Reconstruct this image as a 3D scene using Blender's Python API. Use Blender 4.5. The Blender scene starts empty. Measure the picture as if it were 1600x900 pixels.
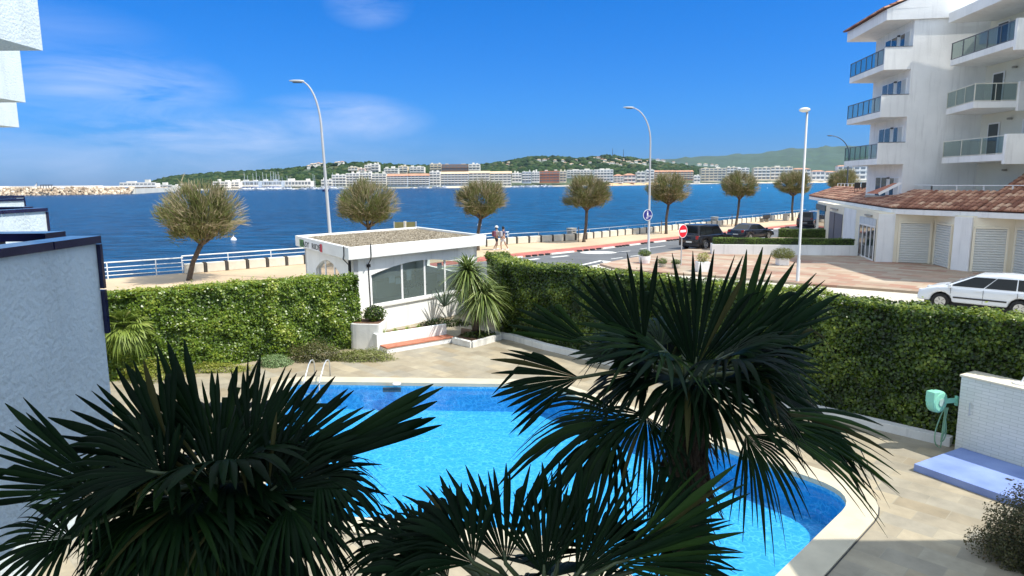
import bpy, bmesh, math, random
import numpy as np
from mathutils import Vector, Matrix, noise
random.seed(7); rng = np.random.default_rng(7)
S = bpy.context.scene; COL = S.collection
PI = math.pi; R = math.radians
# ---------------------------------------------------------------- camera maths (only used to place things at measured spots)
F = 1067.0; PIT = R(8.8); ROL = R(0.43); EYE = 5.2
DECK = -1.0; SEA = -2.2
def ray(px, py):
    x = (px-800)/F; y = (450-py)/F
    xr = x*math.cos(ROL)+y*math.sin(ROL); yr = -x*math.sin(ROL)+y*math.cos(ROL)
    c, s = math.cos(PIT), math.sin(PIT)
    return Vector((xr, c+yr*s, yr*c-s))
def G(px, py, z=0.0):
    d = ray(px, py); t = (z-EYE)/d.z
    return Vector((d.x*t, d.y*t, z))
def AT(px, py, Y):
    d = ray(px, py); t = Y/d.y
    return Vector((d.x*t, Y, EYE+d.z*t))
# ---------------------------------------------------------------- materials
MATS = {}
def nodes(name):
    m = bpy.data.materials.new(name); m.use_nodes = True
    nt = m.node_tree; b = nt.nodes['Principled BSDF']
    MATS[name] = m
    return m, nt, b
def mat(name, c, rough=0.6, var=0.12, scale=3.0, bump=0.0, bscale=60.0, metal=0.0, spec=0.5, c2=None, coat=0.0, detail=6, streak=0.0):
    m, nt, b = nodes(name)
    N = nt.nodes.new; L = nt.links.new
    tc = N('ShaderNodeTexCoord')
    n = N('ShaderNodeTexNoise'); n.inputs['Scale'].default_value = scale; n.inputs['Detail'].default_value = detail
    L(tc.outputs['Object'], n.inputs['Vector'])
    r = N('ShaderNodeValToRGB'); r.color_ramp.elements[0].position = 0.3; r.color_ramp.elements[1].position = 0.7
    lo = [max(0, x*(1-var)) for x in c]; hi = [min(1, x*(1+var)) for x in (c2 or c)]
    if c2: lo = list(c)
    r.color_ramp.elements[0].color = (*lo, 1); r.color_ramp.elements[1].color = (*hi, 1)
    L(n.outputs['Fac'], r.inputs['Fac']); L(r.outputs['Color'], b.inputs['Base Color'])
    if streak:   # rain streaks and grime running down the render
        ms = N('ShaderNodeMapping'); ms.inputs['Scale'].default_value = (2.2, 2.2, .16); L(tc.outputs['Object'], ms.inputs['Vector'])
        sn = N('ShaderNodeTexNoise'); sn.inputs['Scale'].default_value = 1.6; sn.inputs['Detail'].default_value = 7; sn.inputs['Roughness'].default_value = .7; L(ms.outputs[0], sn.inputs['Vector'])
        sr = N('ShaderNodeMapRange'); sr.inputs[1].default_value = .52; sr.inputs[2].default_value = .74; sr.inputs[3].default_value = 1; sr.inputs[4].default_value = 1-streak; L(sn.outputs['Fac'], sr.inputs[0])
        sm = N('ShaderNodeMix'); sm.data_type = 'RGBA'; sm.blend_type = 'MULTIPLY'; sm.inputs[0].default_value = 1; L(r.outputs['Color'], sm.inputs[6]); L(sr.outputs[0], sm.inputs[7]); L(sm.outputs[2], b.inputs['Base Color'])
    b.inputs['Roughness'].default_value = rough; b.inputs['Metallic'].default_value = metal
    b.inputs['Specular IOR Level'].default_value = spec
    b.inputs['Coat Weight'].default_value = coat
    if bump:
        n2 = N('ShaderNodeTexNoise'); n2.inputs['Scale'].default_value = bscale; n2.inputs['Detail'].default_value = 8
        L(tc.outputs['Object'], n2.inputs['Vector'])
        bp = N('ShaderNodeBump'); bp.inputs['Strength'].default_value = bump; bp.inputs['Distance'].default_value = 0.02
        L(n2.outputs['Fac'], bp.inputs['Height']); L(bp.outputs['Normal'], b.inputs['Normal'])
    return m
def leafmat(name, ramp, trans=0.3, rough=0.45, spec=0.4, tcol=None):
    """foliage: colour of each leaf from its own 'rnd' attribute; diffuse + some light through the leaf"""
    m, nt, b = nodes(name)
    N = nt.nodes.new; L = nt.links.new
    a = N('ShaderNodeAttribute'); a.attribute_name = 'rnd'
    r = N('ShaderNodeValToRGB'); e = r.color_ramp.elements
    while len(e) < len(ramp): e.new(0.5)
    for i, (p, c) in enumerate(ramp): e[i].position = p; e[i].color = (*c, 1)
    L(a.outputs['Fac'], r.inputs['Fac']); L(r.outputs['Color'], b.inputs['Base Color'])
    b.inputs['Roughness'].default_value = rough; b.inputs['Specular IOR Level'].default_value = spec
    if trans > 0:
        t = N('ShaderNodeBsdfTranslucent'); mx = N('ShaderNodeMixShader'); mx.inputs[0].default_value = trans
        L(r.outputs['Color'], t.inputs['Color'])
        L(b.outputs[0], mx.inputs[1]); L(t.outputs[0], mx.inputs[2])
        L(mx.outputs[0], nt.nodes['Material Output'].inputs['Surface'])
    return m
# ---------------------------------------------------------------- mesh helpers
class MB:
    def __init__(s): s.v = []; s.f = []; s.mi = []; s.cur = 0
    def add(s, vs, fs):
        o = len(s.v); s.v += [tuple(v) for v in vs]
        s.f += [tuple(i+o for i in f) for f in fs]; s.mi += [s.cur]*len(fs)
    def box(s, x0, x1, y0, y1, z0, z1, M=None):
        vs = [Vector((x, y, z)) for x in (x0, x1) for y in (y0, y1) for z in (z0, z1)]
        if M is not None: vs = [M @ v for v in vs]
        s.add(vs, [(0,1,3,2),(4,6,7,5),(0,4,5,1),(2,3,7,6),(0,2,6,4),(1,5,7,3)])
    def beam(s, a, b, w, h, up=Vector((0,0,1))):
        a = Vector(a); b = Vector(b); d = (b-a); l = d.length; d.normalize()
        sd = d.cross(up)
        if sd.length < 1e-4: sd = d.cross(Vector((1,0,0)))
        sd.normalize(); u = sd.cross(d)
        vs = []
        for p in (a, b):
            for i, j in ((-1,-1),(1,-1),(1,1),(-1,1)): vs.append(p+sd*w/2*i+u*h/2*j)
        s.add(vs, [(0,3,2,1),(4,5,6,7),(0,1,5,4),(1,2,6,5),(2,3,7,6),(3,0,4,7)])
    def tube(s, pts, rad, n=8, caps=True):
        pts = [Vector(p) for p in pts]
        if not isinstance(rad, (list, tuple)): rad = [rad]*len(pts)
        vs = []; ref = None
        for i, p in enumerate(pts):
            d = (pts[min(i+1, len(pts)-1)]-pts[max(i-1, 0)]).normalized()
            if ref is None: ref = d.orthogonal().normalized()
            u = (ref-d*ref.dot(d))
            u = u.normalized() if u.length > 1e-5 else d.orthogonal().normalized()
            ref = u; w = d.cross(u)
            for k in range(n):
                a = 2*PI*k/n; vs.append(p+(u*math.cos(a)+w*math.sin(a))*rad[i])
        fs = [(i*n+k, i*n+(k+1) % n, (i+1)*n+(k+1) % n, (i+1)*n+k) for i in range(len(pts)-1) for k in range(n)]
        if caps: fs += [tuple(range(n))[::-1], tuple((len(pts)-1)*n+k for k in range(n))]
        s.add(vs, fs)
    def lathe(s, prof, c=(0,0,0), n=20, M=None):
        vs = []
        for r, z in prof:
            for k in range(n):
                a = 2*PI*k/n; v = Vector((c[0]+r*math.cos(a), c[1]+r*math.sin(a), c[2]+z)); vs.append(M @ v if M is not None else v)
        fs = [(i*n+k, i*n+(k+1) % n, (i+1)*n+(k+1) % n, (i+1)*n+k) for i in range(len(prof)-1) for k in range(n)]
        fs += [tuple(range(n))[::-1], tuple((len(prof)-1)*n+k for k in range(n))]
        s.add(vs, fs)
    def prism(s, poly, z0, z1, M=None):
        n = len(poly); vs = [Vector((p[0], p[1], z0)) for p in poly]+[Vector((p[0], p[1], z1)) for p in poly]
        if M is not None: vs = [M @ v for v in vs]
        s.add(vs, [tuple(range(n))[::-1], tuple(range(n, 2*n))]+[(i, (i+1) % n, (i+1) % n+n, i+n) for i in range(n)])
    def poly3(s, pts): s.add(pts, [tuple(range(len(pts)))])
    def build(s, name, mats, parent=None, smooth=False, bevel=0.0, recalc=True, loc=None):
        me = bpy.data.meshes.new(name); me.from_pydata(s.v, [], s.f)
        if not isinstance(mats, (list, tuple)): mats = [mats]
        for m in mats: me.materials.append(m)
        for p, i in zip(me.polygons, s.mi): p.material_index = i; p.use_smooth = smooth
        if recalc or bevel:
            bm = bmesh.new(); bm.from_mesh(me)
            bmesh.ops.recalc_face_normals(bm, faces=bm.faces)
            bm.to_mesh(me); bm.free()
        o = bpy.data.objects.new(name, me); COL.objects.link(o)
        if parent: o.parent = parent
        if loc is not None: o.location = loc
        if bevel:
            b = o.modifiers.new('Bevel', 'BEVEL'); b.width = bevel; b.segments = 2; b.limit_method = 'ANGLE'; b.angle_limit = R(40)
        return o
def tag(o, label=None, cat=None, group=None, kind=None):
    if label: o['label'] = label
    if cat: o['category'] = cat
    if group: o['group'] = group
    if kind: o['kind'] = kind
    return o
def empty(name, loc, label=None, cat=None, group=None, rz=0.0):
    o = bpy.data.objects.new(name, None); COL.objects.link(o); o.location = loc; o.rotation_euler = (0, 0, rz)
    o.empty_display_size = 0.3
    return tag(o, label, cat, group)
def struct(o): o['kind'] = 'structure'; return o
def copy_tree(o, parent=None):
    c = o.copy(); COL.objects.link(c); c.parent = parent
    for ch in list(o.children): copy_tree(ch, c)
    return c
def npmesh(name, V, Fq, mats, parent=None, rnd=None, smooth=False, mi=None, loc=None):
    """fast mesh from numpy: Fq is (n,k) array of same sized faces"""
    me = bpy.data.meshes.new(name); n, k = Fq.shape
    me.vertices.add(len(V)); me.vertices.foreach_set('co', np.asarray(V, dtype=np.float32).ravel())
    me.loops.add(n*k); me.loops.foreach_set('vertex_index', Fq.astype(np.int32).ravel())
    me.polygons.add(n); me.polygons.foreach_set('loop_start', np.arange(0, n*k, k, dtype=np.int32))
    try: me.polygons.foreach_set('loop_total', np.full(n, k, dtype=np.int32))
    except Exception: pass
    if mi is not None: me.polygons.foreach_set('material_index', np.asarray(mi, dtype=np.int32))
    if smooth: me.polygons.foreach_set('use_smooth', np.ones(n, dtype=bool))
    me.update(calc_edges=True)
    if not isinstance(mats, (list, tuple)): mats = [mats]
    for m in mats: me.materials.append(m)
    if rnd is not None:
        a = me.attributes.new('rnd', 'FLOAT', 'FACE'); a.data.foreach_set('value', np.asarray(rnd, dtype=np.float32))
    me.validate()
    o = bpy.data.objects.new(name, me); COL.objects.link(o)
    if parent: o.parent = parent
    if loc is not None: o.location = loc
    return o
def unit(a): return a/np.maximum(np.linalg.norm(a, axis=-1, keepdims=True), 1e-9)
def leaf_quads(P, Nrm, size, aspect=0.6, jitter=0.6):
    """pointed leaves (a folded rhombus = 2 triangles joined as quads) at P facing about Nrm"""
    n = len(P); size = np.broadcast_to(size, (n,))[:, None]
    Nn = unit(Nrm+rng.normal(0, jitter, (n, 3)))
    t = unit(np.cross(Nn, rng.normal(0, 1, (n, 3)))); b = np.cross(Nn, t)
    V = np.stack([P-t*size*.5, P+b*size*aspect*.5-Nn*size*.08, P+t*size*.5, P-b*size*aspect*.5-Nn*size*.08], 1).reshape(-1, 3)
    Fq = np.arange(4*n).reshape(n, 4)
    return V, Fq
# ---------------------------------------------------------------- camera, light, sky
cam = bpy.data.objects.new('camera', bpy.data.cameras.new('camera')); COL.objects.link(cam)
cam.data.lens = 24.0; cam.data.sensor_width = 36.0; cam.data.sensor_fit = 'HORIZONTAL'
cam.data.lens = F/1600*36
cam.data.clip_start = 0.05; cam.data.clip_end = 40000
cam.location = (0, 0, EYE)
cam.matrix_world = Matrix.Translation((0, 0, EYE)) @ Matrix.Rotation(PI/2-PIT, 4, 'X') @ Matrix.Rotation(-ROL, 4, 'Z')
S.camera = cam
SUN = Vector((0.62, -0.25, 1.0)).normalized()
sl = bpy.data.lights.new('sun', 'SUN'); sl.energy = 4.3; sl.angle = R(0.53); sl.color = (1.0, 0.95, 0.86)
so = bpy.data.objects.new('sun', sl); COL.objects.link(so); so.rotation_euler = SUN.to_track_quat('Z', 'Y').to_euler(); so.location = (0, -10, 60)
elev = math.asin(SUN.z); azi = math.atan2(SUN.x, SUN.y)
W = bpy.data.worlds.new('World'); S.world = W; W.use_nodes = True
nt = W.node_tree; N = nt.nodes.new; L = nt.links.new
bg = nt.nodes['Background']; bg.inputs['Strength'].default_value = 0.15
sky = N('ShaderNodeTexSky'); sky.sky_type = 'NISHITA'; sky.sun_disc = False; sky.sun_elevation = elev; sky.sun_rotation = azi
sky.air_density = 1.0; sky.dust_density = 0.4; sky.ozone_density = 2.5; sky.altitude = 0
tint = N('ShaderNodeMix'); tint.data_type = 'RGBA'; tint.blend_type = 'MULTIPLY'; tint.inputs[0].default_value = 1.0
L(sky.outputs['Color'], tint.inputs[6])
geo = N('ShaderNodeTexCoord'); sz = N('ShaderNodeSeparateXYZ'); L(geo.outputs['Generated'], sz.inputs[0])
tr_ = N('ShaderNodeValToRGB'); te = tr_.color_ramp.elements   # bluer towards the horizon than the bare sky model, as over this bay
te[0].position = 0.0; te[0].color = (.11, .26, .64, 1); te[1].position = .26; te[1].color = (.022, .345, .79, 1)
te.new(.10).color = (.075, .325, .735, 1); te.new(.42).color = (.55, .80, 1.0, 1)
L(sz.outputs[2], tr_.inputs[0]); L(tr_.outputs[0], tint.inputs[7])
# thin cirrus, laid out in sky directions
tc = N('ShaderNodeTexCoord')
def vmath(op, a, b=None):
    n = N('ShaderNodeVectorMath'); n.operation = op; L(a, n.inputs[0])
    if b is not None:
        if hasattr(b, 'is_linked'): L(b, n.inputs[1])
        else: n.inputs[1].default_value = b
    return n
def math_(op, a, b=None, clamp=False):
    n = N('ShaderNodeMath'); n.operation = op; n.use_clamp = clamp
    for i, q in enumerate((a, b)):
        if q is None: continue
        if hasattr(q, 'is_linked'): L(q, n.inputs[i])
        else: n.inputs[i].default_value = q
    return n.outputs[0]
mp = N('ShaderNodeMapping'); mp.inputs['Scale'].default_value = (1.0, 1.0, 4.2); mp.inputs['Rotation'].default_value = (0, R(9), 0)
L(tc.outputs['Generated'], mp.inputs['Vector'])
nz = N('ShaderNodeTexNoise'); nz.inputs['Scale'].default_value = 5.5; nz.inputs['Detail'].default_value = 9; nz.inputs['Roughness'].default_value = 0.62; nz.inputs['Distortion'].default_value = 0.6
L(mp.outputs[0], nz.inputs['Vector'])
mask = None
for px, py, w, h, k in ((165, 138, 130, 48, .95), (330, 212, 190, 34, 1.0), (530, 188, 110, 32, .95), (575, 8, 50, 26, .5), (60, 95, 150, 60, .35), (250, 245, 380, 50, .5)):
    d = ray(px, py).normalized()
    sub = vmath('SUBTRACT', tc.outputs['Generated'], tuple(d))
    scl = vmath('MULTIPLY', sub.outputs[0], (F/w, F/w, F/h))
    ln = N('ShaderNodeVectorMath'); ln.operation = 'LENGTH'; L(scl.outputs[0], ln.inputs[0])
    g = math_('MULTIPLY', math_('SUBTRACT', 1.35, ln.outputs['Value'], True), k)
    mask = g if mask is None else math_('MAXIMUM', mask, g)
fac = math_('MULTIPLY', mask, math_('MULTIPLY', math_('SUBTRACT', nz.outputs['Fac'], 0.33), 3.0, True))
fac = math_('MULTIPLY', fac, 0.75, True)
cm = N('ShaderNodeMix'); cm.data_type = 'RGBA'; L(fac, cm.inputs[0]); L(tint.outputs[2], cm.inputs[6]); cm.inputs[7].default_value = (3.0, 3.7, 5.2, 1)
# added fill light: unseen sky overhead and behind the camera brightened, broken by noise
vz = N('ShaderNodeMapRange'); vz.inputs[1].default_value = .36; vz.inputs[2].default_value = .75; L(sz.outputs[2], vz.inputs[0])
vn = N('ShaderNodeMapRange'); vn.inputs[1].default_value = .30; vn.inputs[2].default_value = .60; L(nz.outputs['Fac'], vn.inputs[0])
vb = N('ShaderNodeMapRange'); vb.inputs[1].default_value = .25; vb.inputs[2].default_value = -.35; L(sz.outputs[1], vb.inputs[0])
vf = math_('MULTIPLY', math_('MULTIPLY', math_('MAXIMUM', vz.outputs[0], math_('MULTIPLY', vb.outputs[0], .8)), vn.outputs[0]), .8)
cm2 = N('ShaderNodeMix'); cm2.data_type = 'RGBA'; L(vf, cm2.inputs[0]); L(cm.outputs[2], cm2.inputs[6]); cm2.inputs[7].default_value = (8.6, 9.2, 9.4, 1)
L(cm2.outputs[2], bg.inputs['Color'])
S.view_settings.view_transform = 'Standard'; S.view_settings.look = 'None'; S.view_settings.gamma = 1; S.view_settings.use_curve_mapping = False
S.view_settings.exposure = 0.48
S.render.engine = 'CYCLES'
S.cycles.max_bounces = 7; S.cycles.diffuse_bounces = 3; S.cycles.transparent_max_bounces = 12
# ---------------------------------------------------------------- shared materials
white = mat('white_render', (0.82, 0.82, 0.79), .8, .06, .8, .35, 14, streak=.20)
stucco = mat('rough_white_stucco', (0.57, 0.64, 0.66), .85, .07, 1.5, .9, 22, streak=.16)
offwhite = mat('cream_render', (0.70, 0.64, 0.50), .8, .06, .6, .2, 20)
whitep = mat('white_paint', (0.8, 0.8, 0.79), .35, .03, 2)
greyw = mat('weathered_white', (0.72, 0.71, 0.67), .75, .16, 1.2, .3, 18, streak=.25)
concrete = mat('concrete', (0.42, 0.39, 0.33), .85, .18, .7, .3, 30)
steel = mat('galvanised_steel', (0.62, 0.63, 0.64), .35, .08, 3, metal=.6)
dsteel = mat('dark_grey_steel', (0.07, 0.08, 0.09), .4, .1, 3, metal=.3)
black = mat('black_rubber', (0.012, 0.012, 0.013), .7, .2, 8)
twig = mat('dark_twigs', (0.022, 0.026, 0.012), .9, .3, 8)
bark = mat('bark', (0.10, 0.075, 0.055), .9, .35, 9, .8, 30)
soil = mat('soil', (0.16, 0.09, 0.055), .95, .3, 6, .5, 40)
navy = mat('navy_glazed_tile', (0.008, 0.010, 0.045), .12, .2, 4)
terra = mat('terracotta', (0.42, 0.15, 0.085), .7, .2, 5, .2, 30)
curtain = mat('curtain', (0.62, 0.62, 0.58), .9, .05, 2)
darkroom = mat('dim_interior', (0.10, 0.11, 0.11), .9, .2, 2)
carglass, nt_, b_ = nodes('car_glass'); b_.inputs['Base Color'].default_value = (.008, .011, .012, 1); b_.inputs['Roughness'].default_value = .08; b_.inputs['Specular IOR Level'].default_value = .35
winm, nt_, b_ = nodes('window_glass'); b_.inputs['Base Color'].default_value = (0.035, 0.05, 0.055, 1); b_.inputs['Roughness'].default_value = .06; b_.inputs['Specular IOR Level'].default_value = .8
glassm, nt_, b_ = nodes('clear_glass')
tr = nt_.nodes.new('ShaderNodeBsdfTransparent'); tr.inputs['Color'].default_value = (0.82, 0.91, 0.89, 1)
gl = nt_.nodes.new('ShaderNodeBsdfGlossy'); gl.inputs['Roughness'].default_value = 0.02
fr = nt_.nodes.new('ShaderNodeFresnel'); fr.inputs['IOR'].default_value = 1.5
df = nt_.nodes.new('ShaderNodeBsdfDiffuse'); df.inputs['Color'].default_value = (.30, .38, .36, 1); m0 = nt_.nodes.new('ShaderNodeMixShader'); m0.inputs[0].default_value = .30; nt_.links.new(tr.outputs[0], m0.inputs[1]); nt_.links.new(df.outputs[0], m0.inputs[2])  # diffuse grey-green layer painted in for the pane's soft reflections
mx = nt_.nodes.new('ShaderNodeMixShader'); nt_.links.new(fr.outputs[0], mx.inputs[0]); nt_.links.new(m0.outputs[0], mx.inputs[1]); nt_.links.new(gl.outputs[0], mx.inputs[2])
nt_.links.new(mx.outputs[0], nt_.nodes['Material Output'].inputs['Surface'])
def tile_mat(name, cols, mortar, bw, bh, ms, rot=0.0, rough=.7, coords='Object', bump=.25, noise_=.25, ns=1.2, vert=False):
    m, nt, b = nodes(name); N = nt.nodes.new; L = nt.links.new
    tc = N('ShaderNodeTexCoord'); mp = N('ShaderNodeMapping'); mp.inputs['Rotation'].default_value = (0, 0, rot)
    L(tc.outputs[coords], mp.inputs['Vector'])
    vec = mp.outputs[0]
    if vert:
        sp = N('ShaderNodeSeparateXYZ'); L(mp.outputs[0], sp.inputs[0]); cb = N('ShaderNodeCombineXYZ'); L(sp.outputs[0], cb.inputs[0]); L(sp.outputs[2], cb.inputs[1]); vec = cb.outputs[0]
    br = N('ShaderNodeTexBrick'); br.inputs['Scale'].default_value = 1.0; br.inputs['Brick Width'].default_value = bw; br.inputs['Row Height'].default_value = bh
    br.inputs['Mortar Size'].default_value = ms; br.inputs['Mortar Smooth'].default_value = .2; br.inputs['Bias'].default_value = 0.0
    br.inputs['Color1'].default_value = (0, 0, 0, 1); br.inputs['Color2'].default_value = (1, 1, 1, 1); br.inputs['Mortar'].default_value = (.5, .5, .5, 1)
    L(vec, br.inputs['Vector'])
    r = N('ShaderNodeValToRGB'); e = r.color_ramp.elements
    while len(e) < len(cols): e.new(.5)
    for i, c in enumerate(cols): e[i].position = i/(len(cols)-1); e[i].color = (*c, 1)
    L(br.outputs['Color'], r.inputs['Fac'])
    n = N('ShaderNodeTexNoise'); n.inputs['Scale'].default_value = ns; n.inputs['Detail'].default_value = 8; n.inputs['Roughness'].default_value = .65; L(tc.outputs[coords], n.inputs['Vector'])
    mr = N('ShaderNodeMapRange'); mr.inputs[1].default_value = .3; mr.inputs[2].default_value = .7; mr.inputs[3].default_value = 1-noise_; mr.inputs[4].default_value = 1+noise_*.6; L(n.outputs['Fac'], mr.inputs[0])
    mu = N('ShaderNodeMix'); mu.data_type = 'RGBA'; mu.blend_type = 'MULTIPLY'; mu.inputs[0].default_value = 1; L(r.outputs[0], mu.inputs[6]); L(mr.outputs[0], mu.inputs[7])
    mo = N('ShaderNodeMix'); mo.data_type = 'RGBA'; L(br.outputs['Fac'], mo.inputs[0]); L(mu.outputs[2], mo.inputs[6]); mo.inputs[7].default_value = (*mortar, 1)
    L(mo.outputs[2], b.inputs['Base Color']); b.inputs['Roughness'].default_value = rough
    bp = N('ShaderNodeBump'); bp.inputs['Strength'].default_value = bump; bp.inputs['Distance'].default_value = .01; bp.invert = True
    L(br.outputs['Fac'], bp.inputs['Height']); L(bp.outputs[0], b.inputs['Normal'])
    return m
deckm = tile_mat('pool_deck_tiles', [(.35, .295, .20), (.28, .25, .19), (.40, .335, .225), (.31, .28, .215), (.29, .235, .15), (.37, .33, .245)], (.30, .27, .2), .9, .45, .008, R(45), .65, ns=1.6)
plazam = tile_mat('plaza_paving', [(.38, .29, .20), (.34, .18, .12), (.42, .34, .25), (.36, .25, .17), (.44, .37, .28)], (.36, .3, .24), 1.2, .6, .012, R(42), .8, noise_=.3, ns=.35)
tilew = tile_mat('white_wall_tiles', [(.66, .68, .62), (.72, .73, .68)], (.50, .52, .47), .3, .075, .006, 0, .35, vert=True, noise_=.05)
# ---------------------------------------------------------------- sea, ground, road, pavements, pool
from mathutils.geometry import tessellate_polygon
def sheet(name, polys, z, m, skirt=0.0):
    """flat polygon (first loop outer, others holes) with an optional skirt down"""
    pts = [Vector((p[0], p[1], z)) for lp in polys for p in lp]
    tri = tessellate_polygon([[Vector((p[0], p[1], 0)) for p in lp] for lp in polys])
    b = MB(); b.add(pts, [tuple(t) for t in tri])
    if skirt:
        for lp in polys:
            n = len(lp)
            for i in range(n):
                p, q = lp[i], lp[(i+1) % n]
                b.add([(p[0], p[1], z), (q[0], q[1], z), (q[0], q[1], z-skirt), (p[0], p[1], z-skirt)], [(0,1,2,3)])
    me = bpy.data.meshes.new(name); me.from_pydata(b.v, [], b.f); me.materials.append(m)
    bm = bmesh.new(); bm.from_mesh(me); bmesh.ops.remove_doubles(bm, verts=bm.verts, dist=1e-4)
    bmesh.ops.recalc_face_normals(bm, faces=bm.faces)
    for f_ in bm.faces:
        if abs(f_.normal.z) > .9 and f_.normal.z < 0: f_.normal_flip()
    bm.to_mesh(me); bm.free()
    o = bpy.data.objects.new(name, me); COL.objects.link(o); return o
# sea
seam, nt, b = nodes('sea_water'); N = nt.nodes.new; L = nt.links.new
tc = N('ShaderNodeTexCoord')
sp = N('ShaderNodeSeparateXYZ'); L(tc.outputs['Object'], sp.inputs[0])
mr = N('ShaderNodeMapRange'); mr.inputs[1].default_value = -60; mr.inputs[2].default_value = 190; L(sp.outputs[0], mr.inputs[0])
n0 = N('ShaderNodeTexNoise'); n0.inputs['Scale'].default_value = .012; n0.inputs['Detail'].default_value = 6; L(tc.outputs['Object'], n0.inputs['Vector'])
ad = N('ShaderNodeMath'); ad.operation = 'MULTIPLY_ADD'; ad.inputs[1].default_value = .7; L(n0.outputs['Fac'], ad.inputs[0]); 
sb = N('ShaderNodeMath'); sb.operation = 'SUBTRACT'; sb.inputs[1].default_value = .33; L(mr.outputs[0], sb.inputs[0]); L(sb.outputs[0], ad.inputs[2])
cr = N('ShaderNodeValToRGB'); cr.color_ramp.elements[0].color = (.001, .038, .100, 1); cr.color_ramp.elements[1].color = (.005, .105, .225, 1); L(ad.outputs[0], cr.inputs[0])
L(cr.outputs[0], b.inputs['Base Color']); b.inputs['Roughness'].default_value = .22; b.inputs['Specular IOR Level'].default_value = .04; b.inputs['IOR'].default_value = 1.33
mpp = N('ShaderNodeMapping'); mpp.inputs['Rotation'].default_value = (0, 0, R(-20)); mpp.inputs['Scale'].default_value = (.5, 1.15, 1); L(tc.outputs['Object'], mpp.inputs[0])
n1 = N('ShaderNodeTexNoise'); n1.inputs['Scale'].default_value = .42; n1.inputs['Detail'].default_value = 7; n1.inputs['Roughness'].default_value = .6; n1.inputs['Distortion'].default_value = .8; L(mpp.outputs[0], n1.inputs['Vector'])
n2 = N('ShaderNodeTexNoise'); n2.inputs['Scale'].default_value = .09; n2.inputs['Detail'].default_value = 4; L(mpp.outputs[0], n2.inputs['Vector'])
am = N('ShaderNodeMath'); am.operation = 'MULTIPLY_ADD'; am.inputs[1].default_value = 2.0; L(n2.outputs['Fac'], am.inputs[0]); L(n1.outputs['Fac'], am.inputs[2])
wc = N('ShaderNodeMapRange'); wc.inputs[1].default_value = .35; wc.inputs[2].default_value = .68; wc.inputs[3].default_value = .40; wc.inputs[4].default_value = 1.9; L(n1.outputs['Fac'], wc.inputs[0])
wm = N('ShaderNodeMix'); wm.data_type = 'RGBA'; wm.blend_type = 'MULTIPLY'; wm.inputs[0].default_value = 1; L(cr.outputs[0], wm.inputs[6]); L(wc.outputs[0], wm.inputs[7]); L(wm.outputs[2], b.inputs['Base Color'])  # light and dark of the ripples multiplied into the base colour
bp = N('ShaderNodeBump'); bp.inputs['Strength'].default_value = 1; bp.inputs['Distance'].default_value = 1.6; L(am.outputs[0], bp.inputs['Height']); L(bp.outputs[0], b.inputs['Normal'])
# shoreline / walls
SHORE = [(-140, -40), (-60, 11), (-42, 23.5), (-30, 31.6), (-22.6, 37.2), (-19.2, 39.6), (-13.6, 44.0), (-7.5, 49.4)]+[(q.x-.15, q.y+.3) for q in (G(800, 381, .1), G(900, 375, .1), G(990, 366, .1), G(1095, 355, .1), G(1190, 345.5, .1))]+[(44, 102), (60, 112), (95, 135), (200, 190)]
BOUND = [(-140, -62), (-16.9, 19.6), (-5.9, 26.4), (-5.75, 28.4), (-1.75, 33.0), (-0.5, 32.6), (0.4, 27.9), (1.9, 25.7), (12.6, 14.3), (60, -36)]
Z = 7900
struct(sheet('sea', [[(-Z, -45)]+[(x+1.0, y-1.2) for x, y in SHORE]+[(Z, 190), (Z, Z), (-Z, Z)]], SEA, seam))
sandm = mat('promenade_paving', (0.44, 0.33, 0.21), .85, .10, .25, .2, 25, c2=(.53, .41, .27))
streetm = mat('pale_concrete_street', (0.52, 0.48, 0.40), .85, .08, .4, .25, 30)
asph = mat('asphalt', (0.115, 0.12, 0.125), .85, .2, .35, .3, 60)
redp = mat('red_painted_lane', (0.42, 0.13, 0.10), .8, .2, 1.5, .2, 40)
lm = mat('road_paint', (0.78, 0.77, 0.72), .7, .08, 3)
street = sheet('street_ground', [BOUND + [(220, -36)] + SHORE[::-1]], 0.0, streetm, skirt=6); struct(street)
def offs(line, d):
    out = []
    for i, p in enumerate(line):
        a = Vector(line[max(i-1, 0)]); c = Vector(line[min(i+1, len(line)-1)]); t = (c-a).normalized(); out.append((p[0]+t.y*d, p[1]-t.x*d))
    return out
prom_in = [tuple(G(*p, 0.0)[:2]) for p in ((715, 412), (780, 400), (860, 392), (940, 384), (1020, 374.5), (1100, 366.5), (1180, 358), (1255, 350))]
prom_in = [(-60, 3), (-24, 27.5), (-14, 34.5), (-9.5, 39.0), (-6.0, 43.0)] + prom_in[1:] + [(48, 88), (80, 110), (200, 170)]
PROM = SHORE[1:]+prom_in[::-1]
struct(sheet('promenade', [PROM], .10, sandm, skirt=.1))
red_out = [tuple(G(*p, 0.0)[:2]) for p in ((780, 405.5), (860, 397.5), (940, 389), (1020, 379), (1100, 370.5), (1180, 361.5), (1255, 353))]
red_in = [tuple(Vector(p)) for p in prom_in[5:12]]
struct(sheet('cycle_lane', [[(-6.0, 43.0)]+red_in+[(48, 88)]+[(48.6, 86.6)]+red_out[::-1]+[(-5.5, 42.0)]], .06, redp, skirt=.06))
mb = MB()
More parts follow.
